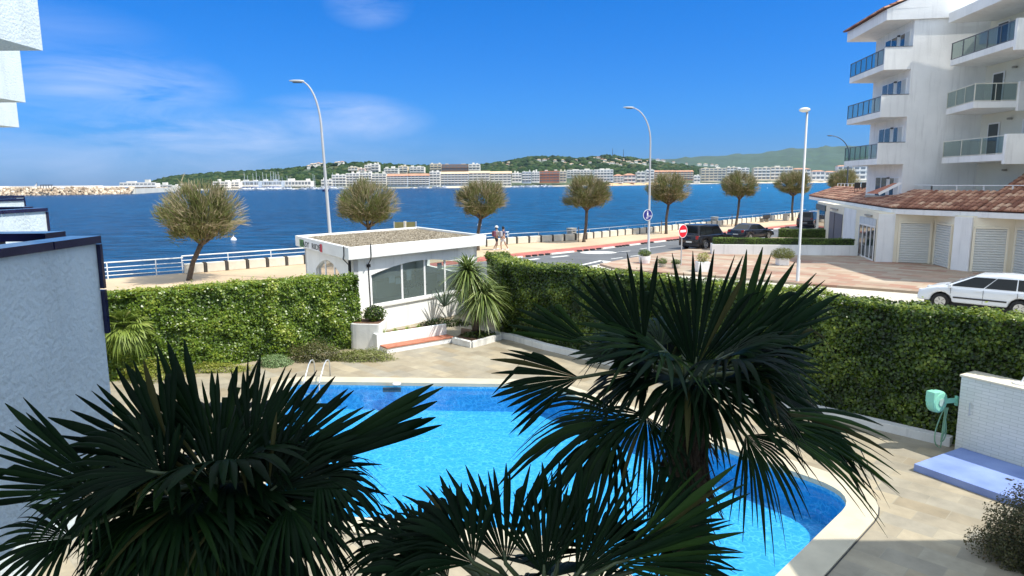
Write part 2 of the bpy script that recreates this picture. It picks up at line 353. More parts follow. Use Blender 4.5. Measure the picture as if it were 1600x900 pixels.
for i in range(len(red_out)-1):   # painted kerb: alternating white pieces and dark studs
    a = Vector((*red_out[i], 0)); c = Vector((*red_out[i+1], 0)); Ln = (c-a).length; n = max(1, int(Ln/3.6)); t = (c-a).normalized(); pr = Vector((t.y, -t.x, 0))
    for k in range(n):
        p = a+(c-a)*(k/n); mb.cur = 0; mb.beam(p+pr*.08+Vector((0,0,.04)), p+t*Ln/n*.42+pr*.08+Vector((0,0,.04)), .16, .10)
        mb.cur = 1
        for j in range(4):
            q = p+t*Ln/n*(.5+.13*j); mb.beam(q+pr*.08+Vector((0,0,.05)), q+t*Ln/n*.07+pr*.08+Vector((0,0,.05)), .2, .12)
struct(mb.build('kerb', [lm, black]))
far = [tuple((Vector(p)+Vector((.1, -.2))).to_tuple()) for p in red_out]
near = [tuple(G(*p, 0.0)[:2]) for p in ((1275, 362), (1180, 376), (1110, 386), (1050, 393), (990, 403), (935, 413), (860, 427), (760, 436))]
struct(sheet('road', [[(-5.4, 41.8)]+far+[(48.5, 86.4), (60, 84), (45, 76)]+near+[(-6, 34)]], .008, asph))
mb = MB()
def dash(pa, pb, w):
    a = G(*pa, .013); c = G(*pb, .013); t = (c-a).normalized(); p = Vector((t.y, -t.x, 0))*w/2
    mb.poly3([a-p, c-p, c+p, a+p])
dash((817, 407), (842, 404), .35); dash((862, 402), (888, 399.5), .35); dash((940, 396), (985, 392), .14); dash((1000, 389), (1040, 384), .14)
for q in ((935, 394.5),):
    c = G(*q, .013); mb.poly3([c+Vector((1.35*math.cos(a), .9*math.sin(a), 0)) for a in [2*PI*k/20 for k in range(20)]])
dash((905, 415), (940, 407), .25)
mb.poly3([G(940, 407, .013), G(965, 409.5, .013), G(946, 413, .013)])
dash((1003, 404), (1035, 399), .12); dash((955, 404.5), (973, 402.2), .14); dash((985, 400.5), (1003, 398.2), .14)
struct(mb.build('road_markings', lm))
# plaza with kerb
PL = [tuple(G(*p, 0.12)[:2]) for p in ((960, 418), (1015, 424), (1080, 428), (1150, 433), (1250, 442), (1330, 447.5), (1430, 455), (1500, 461))]
PLb = [tuple(G(*p, 0.12)[:2]) for p in ((1276, 361), (1180, 375), (1110, 385), (1050, 392), (990, 402), (937, 412))]
plz = sheet('plaza', [PL+[(34, 22), (46, 30), (46, 62)]+PLb], .12, plazam, skirt=.12); struct(plz)
# pool yard
def rounded(pts, rads, seg=7):
    out = []; n = len(pts)
    for i in range(n):
        p = Vector(pts[i]); a = (Vector(pts[i-1])-p); c = (Vector(pts[(i+1) % n])-p); r = min(rads[i], a.length*.45, c.length*.45)
        A = p+a.normalized()*r; B = p+c.normalized()*r
        for k in range(seg+1):
            t = k/seg; q = A*(1-t)**2+p*2*t*(1-t)+B*t*t; out.append((q.x, q.y))
    return out
pool_pts = [(-7.0, 20.9), (-4.9, 12.3), (0.55, 11.4), (3.0, 8.8), (6.85, 12.75), (0.95, 20.35)]
pool_in = rounded(pool_pts, [.5, .8, 1.0, .6, .95, .8])
def offset_closed(pl, d):
    n = len(pl); out = []
    for i in range(n):
        a = Vector(pl[i-1]); p = Vector(pl[i]); c = Vector(pl[(i+1) % n])
        t = (c-a).normalized(); out.append((p.x+t.y*d, p.y-t.x*d))
    return out
ar = sum(pool_in[i-1][0]*pool_in[i][1]-pool_in[i][0]*pool_in[i-1][1] for i in range(len(pool_in)))
sgn = 1 if ar > 0 else -1
pool_out = offset_closed(pool_in, .55*sgn)
DK = [(-140, -62), (-16.9, 19.6), (-5.9, 26.4), (-5.75, 28.4), (-1.75, 33.0), (-0.5, 32.6), (0.4, 27.9), (1.9, 25.7), (12.6, 14.3), (60, -36)]
struct(sheet('pool_deck', [DK, pool_in[::-1]], DECK, deckm))
coping = mat('pool_coping_stone', (0.53, 0.475, 0.355), .7, .12, 1.8, .25, 30)
b = MB(); n = len(pool_in)
for i in range(n):
    j = (i+1) % n; p, q, p2, q2 = pool_in[i], pool_in[j], pool_out[i], pool_out[j]
    h = DECK+.035; lo = DECK-.07
    b.add([(*p, h), (*q, h), (*q2, h), (*p2, h)], [(0,1,2,3)])
    b.add([(*p, h), (*q, h), (*q, lo), (*p, lo)], [(0,1,2,3)])
    b.add([(*p2, h), (*q2, h), (*q2, DECK-.02), (*p2, DECK-.02)], [(0,1,2,3)])
struct(b.build('pool_edge', coping))
# dark joint round the coping
jo = offset_closed(pool_in, .575*sgn); b = MB()
for i in range(n):
    j = (i+1) % n; b.add([(*pool_out[i], DECK+.004), (*pool_out[j], DECK+.004), (*jo[j], DECK+.004), (*jo[i], DECK+.004)], [(0,1,2,3)])
struct(b.build('pool_joint', mat('dark_joint', (.05, .05, .05), .9, .1)))
# pool shell; caustic light lines are painted into the blue liner's colour
lin, nt, bb = nodes('blue_liner_painted_caustics'); N = nt.nodes.new; L = nt.links.new
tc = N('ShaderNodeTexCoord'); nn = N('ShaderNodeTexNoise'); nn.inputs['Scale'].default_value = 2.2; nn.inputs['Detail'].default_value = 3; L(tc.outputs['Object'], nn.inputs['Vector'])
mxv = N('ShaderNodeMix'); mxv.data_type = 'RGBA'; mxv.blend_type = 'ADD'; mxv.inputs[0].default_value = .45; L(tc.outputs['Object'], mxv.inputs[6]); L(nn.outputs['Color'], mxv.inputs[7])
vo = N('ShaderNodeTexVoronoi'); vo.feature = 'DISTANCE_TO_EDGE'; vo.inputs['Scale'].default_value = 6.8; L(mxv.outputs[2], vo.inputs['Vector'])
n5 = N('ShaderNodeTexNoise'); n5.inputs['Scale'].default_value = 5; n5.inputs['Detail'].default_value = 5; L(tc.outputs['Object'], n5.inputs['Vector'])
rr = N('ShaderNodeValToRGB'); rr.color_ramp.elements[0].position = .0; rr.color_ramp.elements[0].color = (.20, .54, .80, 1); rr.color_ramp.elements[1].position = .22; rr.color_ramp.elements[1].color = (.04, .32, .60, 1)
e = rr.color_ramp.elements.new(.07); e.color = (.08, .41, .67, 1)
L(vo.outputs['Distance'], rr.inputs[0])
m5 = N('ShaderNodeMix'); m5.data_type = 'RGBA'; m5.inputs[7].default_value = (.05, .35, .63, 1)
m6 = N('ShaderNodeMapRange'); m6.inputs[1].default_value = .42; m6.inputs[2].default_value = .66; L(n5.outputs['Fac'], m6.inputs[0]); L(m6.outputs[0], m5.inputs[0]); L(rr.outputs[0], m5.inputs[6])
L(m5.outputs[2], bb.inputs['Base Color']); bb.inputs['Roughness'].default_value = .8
b = MB(); zf = DECK-.86
for i in range(n):
    j = (i+1) % n; b.add([(*pool_in[i], DECK-.069), (*pool_in[j], DECK-.069), (*pool_in[j], zf), (*pool_in[i], zf)], [(0,1,2,3)])
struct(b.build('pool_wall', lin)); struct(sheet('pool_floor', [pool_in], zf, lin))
wat, nt, bb = nodes('pool_water'); N = nt.nodes.new; L = nt.links.new
tr = N('ShaderNodeBsdfTransparent'); tr.inputs['Color'].default_value = (.62, .90, .985, 1)
gl = N('ShaderNodeBsdfGlossy'); gl.inputs['Roughness'].default_value = .03; fr = N('ShaderNodeFresnel'); fr.inputs['IOR'].default_value = 1.33
tc = N('ShaderNodeTexCoord'); w1 = N('ShaderNodeTexNoise'); w1.inputs['Scale'].default_value = 3.0; w1.inputs['Detail'].default_value = 3; w1.inputs['Distortion'].default_value = .5; L(tc.outputs['Object'], w1.inputs['Vector'])
bp = N('ShaderNodeBump'); bp.inputs['Strength'].default_value = .8; bp.inputs['Distance'].default_value = .03; L(w1.outputs['Fac'], bp.inputs['Height'])
L(bp.outputs[0], gl.inputs['Normal']); L(bp.outputs[0], fr.inputs['Normal'])
mx = N('ShaderNodeMixShader'); L(fr.outputs[0], mx.inputs[0]); L(tr.outputs[0], mx.inputs[1]); L(gl.outputs[0], mx.inputs[2]); L(mx.outputs[0], nt.nodes['Material Output'].inputs['Surface'])
struct(sheet('pool_water', [pool_in], DECK-.14, wat))
# white kerb along the foot of the right hedge (a low wall of its own) 
kb = MB()
HB = [Vector((-0.95, 27.25, 0)), Vector((0.0, 26.6, 0)), Vector((1.19, 25.04, 0)), Vector((10.3, 15.3, 0))]
for i in range(3): kb.beam(HB[i]+Vector((0,0,DECK+.1)), HB[i+1]+Vector((0,0,DECK+.1)), .26, .22)
tag(kb.build('low_kerb_wall', greyw, bevel=.01), 'low white kerb wall along the foot of the dark ivy hedge', 'kerb wall')
# ---------------------------------------------------------------- hedges
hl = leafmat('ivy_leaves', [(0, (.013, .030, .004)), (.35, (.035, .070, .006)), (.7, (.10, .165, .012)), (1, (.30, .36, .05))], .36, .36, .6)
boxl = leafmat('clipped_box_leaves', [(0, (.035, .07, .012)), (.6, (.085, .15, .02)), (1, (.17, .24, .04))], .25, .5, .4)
hl2 = leafmat('ivy_leaves_painted_sun', [(0, (.035, .075, .008)), (.35, (.095, .17, .014)), (.7, (.19, .285, .025)), (1, (.40, .45, .07))], .36, .36, .6)  # same ivy, with sunlight put into the lighter leaf colours
def hedge(name, p0, p1, th0, z0, z1, n, size, label, leaf=hl, cat='hedge', wob=.22, z1b=None):
    """p0,p1 = line of the front foot; thickness to the left of travel"""
    z1b = z1 if z1b is None else z1b
    p0 = Vector((*p0, 0)); p1 = Vector((*p1, 0)); d = p1-p0; Ln = d.length; t = d.normalized(); nb = Vector((-t.y, t.x, 0))
    root = empty(name, (p0+p1)/2+Vector((0, 0, z0)), label, cat)
    org = root.location
    core = MB(); i = wob*.9 if th0 > .85 else wob*.5
    vs = []
    for (u, w, z) in ((0,0,0), (1,0,0), (1,1,0), (0,1,0)):
        pass
    a = p0+t*i+nb*i; c = p1-t*i+nb*i; e_ = p1-t*i+nb*(th0-i); f_ = p0+t*i+nb*(th0-i)
    vs = [Vector((q.x, q.y, z0)) for q in (a, c, e_, f_)]+[Vector((q.x, q.y, zz-i)) for q, zz in ((a, z1), (c, z1b), (e_, z1b), (f_, z1))]
    core.add([v-org for v in vs], [(0,1,2,3), (4,5,6,7), (0,1,5,4), (1,2,6,5), (2,3,7,6), (3,0,4,7)])
    core.build('branches', twig, root)
    H = z1-z0; areas = np.array([Ln*H*1.5, Ln*th0*1.3, th0*H, th0*H, Ln*H*.25]); cnt = (areas/areas.sum()*n).astype(int)
    P = []; NN = []
    T = np.array(t); B = np.array(nb); P0 = np.array(p0)
    for k, c_ in enumerate(cnt):
        u = rng.random(c_); v = rng.random(c_)
        zt = z1+(z1b-z1)*u
        if k == 0: q = P0+T*(u*Ln)[:, None]; zz = z0+v*(zt-z0); nn = -B
        elif k == 1: q = P0+T*(u*Ln)[:, None]+B*(v*th0)[:, None]; zz = zt; nn = np.array([0, 0, 1.])
        elif k == 2: q = P0+B*(u*th0)[:, None]; zz = z0+v*(z1-z0); nn = -T
        elif k == 3: q = P0+T*Ln+B*(u*th0)[:, None]; zz = z0+v*(z1b-z0); nn = T
        else: q = P0+T*(u*Ln)[:, None]+B*th0; zz = z0+(.6+.4*v)*(zt-z0); nn = B
        q = q.copy(); q[:, 2] = zz
        P.append(q); NN.append(np.tile(nn, (c_, 1)))
    P = np.concatenate(P); NN = np.concatenate(NN)
    dsp = np.array([noise.fractal(Vector(p)*1.15, 1.0, 2.0, 4)*.9 for p in P])
    P += NN*np.maximum(dsp*wob-wob*.2+rng.normal(0, wob*.18, len(P)), -wob*.62)[:, None]
    NN = NN+np.array([0, 0, .45]); 
    shoot = np.where((np.repeat([0, 1, 0, 0, 0], cnt) == 1) & (rng.random(len(P)) < .06), np.minimum(rng.exponential(.05, len(P)), .16), 0); P[:, 2] += shoot if th0 > .85 else shoot*.3
    P -= np.array(org)
    V, Q = leaf_quads(P, NN, size*rng.uniform(.65, 1.3, len(P)), .75, .55)
    rn = np.clip(rng.random(len(P))*.6+dsp*.5+.18+np.where(np.repeat([0, 1, 0, 0, 0], cnt), .28, 0), 0, 1)  # top leaves toned lighter: sunlight on the hedge top painted in
    npmesh('foliage', V, Q, leaf, root, rnd=rn)
    return root
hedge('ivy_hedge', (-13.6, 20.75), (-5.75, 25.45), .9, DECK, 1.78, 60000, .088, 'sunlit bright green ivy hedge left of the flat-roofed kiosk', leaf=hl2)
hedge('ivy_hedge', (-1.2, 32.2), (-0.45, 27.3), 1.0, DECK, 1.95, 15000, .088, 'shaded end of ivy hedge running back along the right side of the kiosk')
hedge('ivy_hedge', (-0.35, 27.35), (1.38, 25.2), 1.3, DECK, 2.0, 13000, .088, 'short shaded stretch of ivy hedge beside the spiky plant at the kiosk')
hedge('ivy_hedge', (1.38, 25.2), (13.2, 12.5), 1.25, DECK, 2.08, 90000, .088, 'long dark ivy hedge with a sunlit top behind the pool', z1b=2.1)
# ---------------------------------------------------------------- tamarisk trees of the promenade
tam = leafmat('tamarisk_sprays', [(0, (.09, .10, .035)), (.3, (.25, .21, .11)), (.45, (.13, .17, .045)), (.62, (.17, .19, .06)), (.8, (.36, .30, .18)), (1, (.50, .41, .28))], .25, .8, .1)
def strands(P, D, Ln, w, seg=2, sag=0.1):
    n = len(P); D = unit(D); s = unit(np.cross(D, rng.normal(0, 1, (n, 3))))
    pts = []
    for k in range(seg+1):
        u = k/seg; c = P+D*(Ln*u)[:, None]+np.array([0, 0, -1])*(sag*Ln*u*u)[:, None]
        ww = (w*(1-u*.75))[:, None]*.5; pts += [c-s*ww, c+s*ww]
    V = np.stack(pts, 1).reshape(-1, 3); m = 2*(seg+1)
    base = np.arange(n)[:, None]*m; Q = np.concatenate([base+np.array([2*k, 2*k+1, 2*k+3, 2*k+2]) for k in range(seg)], 0)
    return V, Q
def tam_crown(seed, n=9000):
    r_ = np.random.default_rng(seed)
    # clusters -> uneven outline, gaps, light and dark clumps
    nc = 95; cd = unit(r_.normal(0, 1, (nc, 3))); cr_ = r_.uniform(.3, 1.12, nc)**.6
    lob = np.array([1+.28*noise.noise(Vector(q)*1.6+Vector((seed, 0, 0))) for q in cd])
    C = cd*(cr_*lob)[:, None]*np.array([2.0, 2.0, 1.6]); C[:, 2] = np.where(C[:, 2] < -.75, -.75-(C[:, 2]+.75)*.2, C[:, 2])
    cl = r_.integers(0, nc, n); P = C[cl]+r_.normal(0, .21, (n, 3))
    D = unit(P-np.array([0, 0, -1.3]))+r_.normal(0, .38, (n, 3))+np.array([0, 0, .45])
    Ln = r_.uniform(.25, .62, n); P = P-unit(D)*Ln[:, None]*.5
    V, Q = strands(P, D, Ln, r_.uniform(.03, .065, n), 2, .15)
    tone = r_.random(nc); rn = np.clip(tone[cl]*.6+r_.random(n)*.4, 0, 1)
    # fine bare tips all round
    m = 1500; d = unit(r_.normal(0, 1, (m, 3))+np.array([0, 0, .35])); d[:, 2] = np.maximum(d[:, 2], -.3)
    P2 = d*np.array([1.95, 1.95, 1.5]); V2, Q2 = strands(P2, d+r_.normal(0, .25, (m, 3))+np.array([0, 0, .5]), r_.uniform(.35, .8, m), np.full(m, .03), 2, .1)
    Q2 += len(V)
    return np.concatenate([V, V2]), np.concatenate([Q, Q2]), np.concatenate([np.tile(rn, 2), np.tile(r_.uniform(.55, 1, m), 2)])
crowns = []
TREES = [  # base xy, crown centre px, crown width px, label
 ((G(296, 438, .1).x, G(296, 438, .1).y), (317, 338), 150, 'leaning tamarisk tree with the widest feathery crown, nearest the white railing'),
 ((-9.6, 44.6), (576, 322), 112, 'tamarisk tree whose crown stands behind the flat gravel roof, greenest in the middle'),
 ((-2.6, 51.8), (752, 314), 94, 'tamarisk tree right behind the two walkers with its trunk above the kiosk roof'),
 ((6.17, 58.4), (918, 304), 84, 'tamarisk tree alone over its round shadow between kiosk and tall lamp'),
 ((15.1, 66.8), (1046, 297), 76, 'tamarisk tree just right of the tall lamp with the blue sign'),
 ((25.3, 77.2), (1157, 292), 66, 'tamarisk tree with a slanting trunk behind the black saloon car'),
 ((35.8, 87.3), (1240, 288), 62, 'tamarisk tree with dark ragged underside behind the round-headed lamp'),
 ((47.5, 97.0), (1318, 284), 54, 'pale tamarisk tree half hidden by the tiled shop roof')]
for k, (bxy, cpx, wpx, lab) in enumerate(TREES):
    base = Vector((*bxy, .10)); cc = AT(cpx[0], cpx[1], bxy[1]); sc = wpx/F*bxy[1]/5.35
    root = empty('tamarisk_tree', base, lab, 'tree', 'tamarisk trees along the promenade')
    c = cc-base; fork = Vector((c.x*.82, 0, c.z-1.5*sc))
    mb = MB(); mid = Vector((fork.x*.40+(.10 if k % 2 else -.07), .05, fork.z*.5))
    mb.tube([(0,0,-.1), (0.02,0,.15), mid, fork], [.20, .145, .125, .13], 9)
    r2 = random.Random(k)
    for j in range(9):
        a = j*2*PI/9+r2.uniform(-.3, .3); e_ = fork+Vector((math.cos(a)*r2.uniform(.7, 1.3)*sc, math.sin(a)*r2.uniform(.7, 1.3)*sc, r2.uniform(.7, 1.7)*sc)); m_ = fork.lerp(e_, .45)+Vector((math.cos(a)*.15, math.sin(a)*.15, -.05))
        mb.tube([fork-Vector((0,0,.08)), m_, e_], [.085, .055, .025], 6)
    mb.build('trunk', bark, root, smooth=True)
    if k < 4:
        V, Q, rn = tam_crown(20+k); o = npmesh('crown', V, Q, tam, root, rnd=rn); crowns.append(o.data)
    else:
        o = bpy.data.objects.new('crown', crowns[k-4]); COL.objects.link(o); o.parent = root; o.rotation_euler = (0, 0, k*1.3)
    o.location = c; o.scale = (sc, sc, sc*1.0)
    if k in (3, 4, 5): # two support stakes
        st = MB(); st.tube([(-.45, .1, 0), (-.42, .1, 1.3)], .035, 6); st.build('support_stake', bark, root)
# ---------------------------------------------------------------- kiosk (flat-roofed booth) and its planters
def wall_panel(mb, outer, holes, th, O, U, Wn):
    """vertical wall in the frame origin O, along U, thickness th along Wn (inwards); loops in (u, z)"""
    loops = [outer]+holes
    pts = [p for lp in loops for p in lp]
    tri = tessellate_polygon([[Vector((p[0], p[1], 0)) for p in lp] for lp in loops])
    A = [O+U*p[0]+Vector((0, 0, p[1])) for p in pts]; B = [a+Wn*th for a in A]; n = len(pts)
    mb.add(A+B, [tuple(t) for t in tri]+[tuple(i+n for i in t)[::-1] for t in tri])
    k = 0
    for lp in loops:
        m = len(lp)
        for i in range(m): j = (i+1) % m; mb.add([A[k+i], A[k+j], B[k+j], B[k+i]], [(0,1,2,3)])
        k += m
def arch(u0, u1, zb, zs, zt, seg=14):
    pts = [(u0, zb), (u1, zb)]
    for k in range(seg+1):
        a = k/seg; u = u1+(u0-u1)*a; pts.append((u, zs+(zt-zs)*math.sin(PI*a)**.9))
    return pts
Fc, Rc, Lc = (G(*p, 0) for p in ((544, 387), (759, 367), (461, 368)))
Fc, Rc, Lc = (G(*p, 2.7) for p in ((544, 387), (759, 367), (461, 368)))
U_ = (Rc-Fc); LU = U_.length; U_.normalize(); V_ = (Lc-Fc); LV = V_.length; V_.normalize()
O_ = Vector((Fc.x, Fc.y, 0))
kiosk = empty('kiosk', (O_.x, O_.y, DECK), 'small white flat-roofed kiosk with gravel roof, arched windows and a sign', 'kiosk')
KO = Vector((0, 0, -DECK))  # local origin = O_ at z 0
def K(u, v, z): return KO+U_*u+V_*v+Vector((0, 0, z))
b = MB()
ins = .38
wall_panel(b, [(ins, DECK), (LU-ins, DECK), (LU-ins, 2.2), (ins, 2.2)], [arch(1.22, 6.75, .10, 1.42, 1.80)], .22, K(0, ins, 0), U_, V_)
wall_panel(b, [(ins, DECK), (LV-ins, DECK), (LV-ins, 2.2), (ins, 2.2)], [arch(2.0, 5.7, 0.1, 1.25, 1.82)], .22, K(ins, 0, 0), V_, U_)
wall_panel(b, [(ins, DECK), (LU-ins, DECK), (LU-ins, 2.2), (ins, 2.2)], [arch(1.6, 6.4, .7, 1.35, 1.8)], .22, K(0, LV-ins, 0), U_, -V_)
wall_panel(b, [(ins, DECK), (LV-ins, DECK), (LV-ins, 2.2), (ins, 2.2)], [arch(2.0, 5.7, 0.7, 1.25, 1.82)], .22, K(LU-ins, 0, 0), V_, -U_)
b.build('wall', white, kiosk)
b = MB()
for (u0, u1, v0, v1) in ((0, LU, 0, .18), (0, LU, LV-.18, LV), (0, .18, .18, LV-.18), (LU-.18, LU, .18, LV-.18)):
    M = Matrix.Translation(K(0, 0, 0)) @ Matrix(((U_.x, V_.x, 0, 0), (U_.y, V_.y, 0, 0), (0, 0, 1, 0), (0, 0, 0, 1)))
    b.box(u0, u1, v0, v1, 2.2, 2.7, M)
b.build('fascia', mat('kiosk_fascia_white', (.74, .74, .71), .8, .08, 1.2, .3, 20), kiosk, bevel=.015)
b = MB(); b.box(.18, LU-.18, .18, LV-.18, 2.22, 2.60, M); b.build('roof', tile_mat('roof_gravel', [(.26, .22, .16), (.33, .28, .20)], (.3, .26, .19), .9, .9, .0, 0, .95, noise_=.5, ns=14), kiosk)
gr_n = 22000; uu = rng.uniform(.2, LU-.2, gr_n); vv = rng.uniform(.2, LV-.2, gr_n)
P = np.array(K(0, 0, 2.61))+uu[:, None]*np.array(U_)+vv[:, None]*np.array(V_)
Vv, Qq = leaf_quads(P, np.tile([0, 0, 1.], (gr_n, 1)), .045, .9, .5)
npmesh('gravel', Vv, Qq, leafmat('gravel_stones', [(0, (.17, .14, .10)), (.5, (.33, .28, .20)), (1, (.52, .46, .36))], 0, .9), kiosk, rnd=rng.random(gr_n))
b = MB(); b.box(.6, LU-.6, .6, LV-.6, -.95, -.0, M); b.build('floor', mat('grey_floor', (.55, .56, .53), .6), kiosk)
def framed(name, u_list, z0, ztop, O, U, Wn, hole, lab=None):
    f_ = MB()
    for u, zt in u_list: f_.beam(O+U*u+Vector((0,0,z0)), O+U*u+Vector((0,0,zt)), .085, .06, up=Wn)
    us = [p[0] for p in hole]; f_.beam(O+U*min(us)+Vector((0,0,z0+.035)), O+U*max(us)+Vector((0,0,z0+.035)), .07, .08)
    fr_ = f_.build(name, whitep, kiosk)
    g_ = MB(); g_.add([O+U*p[0]+Vector((0,0,p[1])) for p in hole], [tuple(range(len(hole)))]); g_.build('pane', glassm, fr_)
    return fr_
h1 = arch(1.22, 6.75, .10, 1.42, 1.80)
framed('window', [(1.26, 1.4), (2.95, 1.75), (4.28, 1.79), (5.55, 1.75), (6.71, 1.4)], .10, 1.8, K(0, ins+.13, 0), U_, V_, h1)
h2 = arch(2.0, 5.7, .1, 1.25, 1.82)
framed('window', [(2.04, 1.3), (3.2, 1.7), (4.5, 1.75), (5.66, 1.3)], .1, 1.8, K(ins+.13, 0, 0), V_, U_, h2)
b = MB(); b.box(1.05, 6.95, .30, .385, .03, .10, M); b.build('sill', greyw, kiosk)
# papers taped inside the glass, counter, chairs backs
for u, z, w, h in ((2.25, .95, .33, .26), (2.62, .86, .34, .26), (3.25, .95, .28, .5), (5.1, 1.25, .3, .3)):
    pa = MB(); o = K(u, ins+.17, z); pa.add([o, o+U_*w, o+U_*w+Vector((0,0,h)), o+Vector((0,0,h))], [(0,1,2,3)]); pa.build('notice', whitep, kiosk)
b = MB(); b.box(2.4, 6.2, 2.4, 3.0, 0.0, .72, M); b.box(2.3, 6.3, 2.3, 3.1, .72, .78, M); b.build('counter', offwhite, kiosk)
b = MB()
for u in (3.7, 4.5): b.box(u, u+.5, 1.9, 2.0, .5, 1.12, M); b.box(u+.02, u+.48, 1.5, 1.9, .42, .5, M); b.box(u+.22, u+.28, 1.7, 1.76, 0, .42, M)
b.build('office_chair', black, kiosk)
# cables down the corner and the wall
cb = MB(); cb.tube([K(1.1, -.02, 2.78), K(1.1, -.03, 2.3), K(1.08, -.02, 2.15), K(1.1, ins-.03, 1.9), K(1.12, ins-.03, 1.2), K(1.15, ins-.03, -.2)], .022, 6)
cb.box(1.02, 1.2, ins-.07, ins-.001, 1.78, 1.9, M)
cb.tube([K(-.02, .5, 2.72), K(-.03, .5, 2.35), K(-.03, .62, 2.2), K(ins-.04, .9, 1.9), K(ins-.04, .95, .6)], .022, 6); cb.tube([K(ins-.04, .75, 2.1), K(ins-.05, .8, .9)], .06, 8)
cb.build('cable', black, kiosk)
# sign on the shaded fascia
sg = MB(); O2 = K(-.02, 7.0, 2.235); d_ = -V_
N_ = Vector((-V_.y, V_.x, 0))
if N_.dot(U_) > 0: N_ = -N_
def sq(mb, u0, u1, z0, z1, off):
    o = O2+N_*off; mb.add([o+d_*u0+Vector((0,0,z0)), o+d_*u1+Vector((0,0,z0)), o+d_*u1+Vector((0,0,z1)), o+d_*u0+Vector((0,0,z1))], [(0,1,2,3)])
sg.add([K(-.001, 7.0, 2.235), K(-.001, 3.4, 2.235), K(-.001, 3.4, 2.585), K(-.001, 7.0, 2.585), K(-.02, 7.0, 2.235), K(-.02, 3.4, 2.235), K(-.02, 3.4, 2.585), K(-.02, 7.0, 2.585)], [(4,5,6,7), (0,1,5,4), (1,2,6,5), (2,3,7,6), (3,0,4,7)])
sign = tag(sg.build('shop_sign', whitep), 'long sign reading EASY RIDE with green and red ends on the kiosk fascia', 'sign'); sign.location = kiosk.location
e1 = MB(); sq(e1, 0.0, .72, 0, .35, .004); e1.build('green_panel', mat('sign_green', (.10, .25, .07), .5), sign)
e1 = MB(); sq(e1, 3.25, 3.6, 0, .35, .004); e1.build('red_panel', mat('sign_red', (.55, .03, .05), .5), sign)
def text_mesh(name, txt, size, m, parent, M, ext=.004, align='LEFT'):
    cu = bpy.data.curves.new(name, 'FONT'); cu.body = txt; cu.size = size; cu.extrude = ext; cu.align_x = align; cu.resolution_u = 3
    o = bpy.data.objects.new('tmp', cu); COL.objects.link(o)
    me = bpy.data.meshes.new_from_object(o.evaluated_get(bpy.context.evaluated_depsgraph_get())); bpy.data.objects.remove(o)
    me.name = name; me.materials.clear(); me.materials.append(m); q = bpy.data.objects.new(name, me); COL.objects.link(q); q.parent = parent
    q.matrix_local = M; return q
n_ = N_
Mx = Matrix.Translation(O2+N_*.012+Vector((0, 0, .05))) @ Matrix(((d_.x, 0, n_.x, 0), (d_.y, 0, n_.y, 0), (0, 1, 0, 0), (0, 0, 0, 1)))
ink = mat('sign_grey_ink', (.05, .06, .06), .5)
for wd_, x0_, x1_ in (('EASY', .18, 1.62), ('RIDE', 2.02, 3.38)):
    tm = text_mesh('lettering', wd_, .36, ink, sign, Mx); wx = max(v.co.x for v in tm.data.vertices)
    for v in tm.data.vertices: v.co.x = x0_+v.co.x*((x1_-x0_)/wx)
# step bench and planter bed under the window
A0 = G(605, 553, DECK); A1 = G(709, 535, DECK)
ub = (A1-A0); LB = ub.length; ub.normalize(); vb = Vector((-ub.y, ub.x, 0))
Mb = Matrix.Translation(Vector((0, 0, 0))) @ Matrix(((ub.x, vb.x, 0, 0), (ub.y, vb.y, 0, 0), (0, 0, 1, 0), (0, 0, 0, 1)))
bed = empty('planter_bed', A0, 'long white planter bed with brick-red ledge under the kiosk window', 'planter')
b = MB(); b.box(0, LB, 0, .5, 0, .19, Mb); b.build('riser', whitep, bed, bevel=.01)
b = MB(); b.box(-.03, LB, -.03, .5, .192, .245, Mb); b.build('ledge', terra, bed, bevel=.008)
b = MB(); b.box(-.15, LB, .502, .62, 0, .66, Mb); b.box(-.15, -.03, .62, 1.2, 0, .66, Mb); b.build('planter_wall', white, bed, bevel=.01)
b = MB(); b.box(-.03, LB, .62, 1.25, .1, .56, Mb); b.build('soil', soil, bed)
# corner bed of the spiky plant: a low kerb
kp = [G(709, 536, DECK), G(737, 543, DECK), G(758, 537.5, DECK), G(781, 530.5, DECK), Vector((-.95, 27.25, DECK))]
cbed = empty('planter_bed', kp[1], 'low corner bed with white kerb at the foot of the big spiky plant', 'planter')
b = MB()
for i in range(4): b.beam(kp[i]-kp[1]+Vector((0,0,.11)), kp[i+1]-kp[1]+Vector((0,0,.11)), .16, .24)
b.build('kerb', greyw, cbed)
b = MB(); b.prism([(q-kp[1])[:2] for q in (kp[0], kp[1], kp[2], kp[3], kp[4], kp[4]+Vector((-1.2, .9, 0)), kp[0]+Vector((.2, .9, 0)))], .02, .16); b.build('soil', soil, cbed)
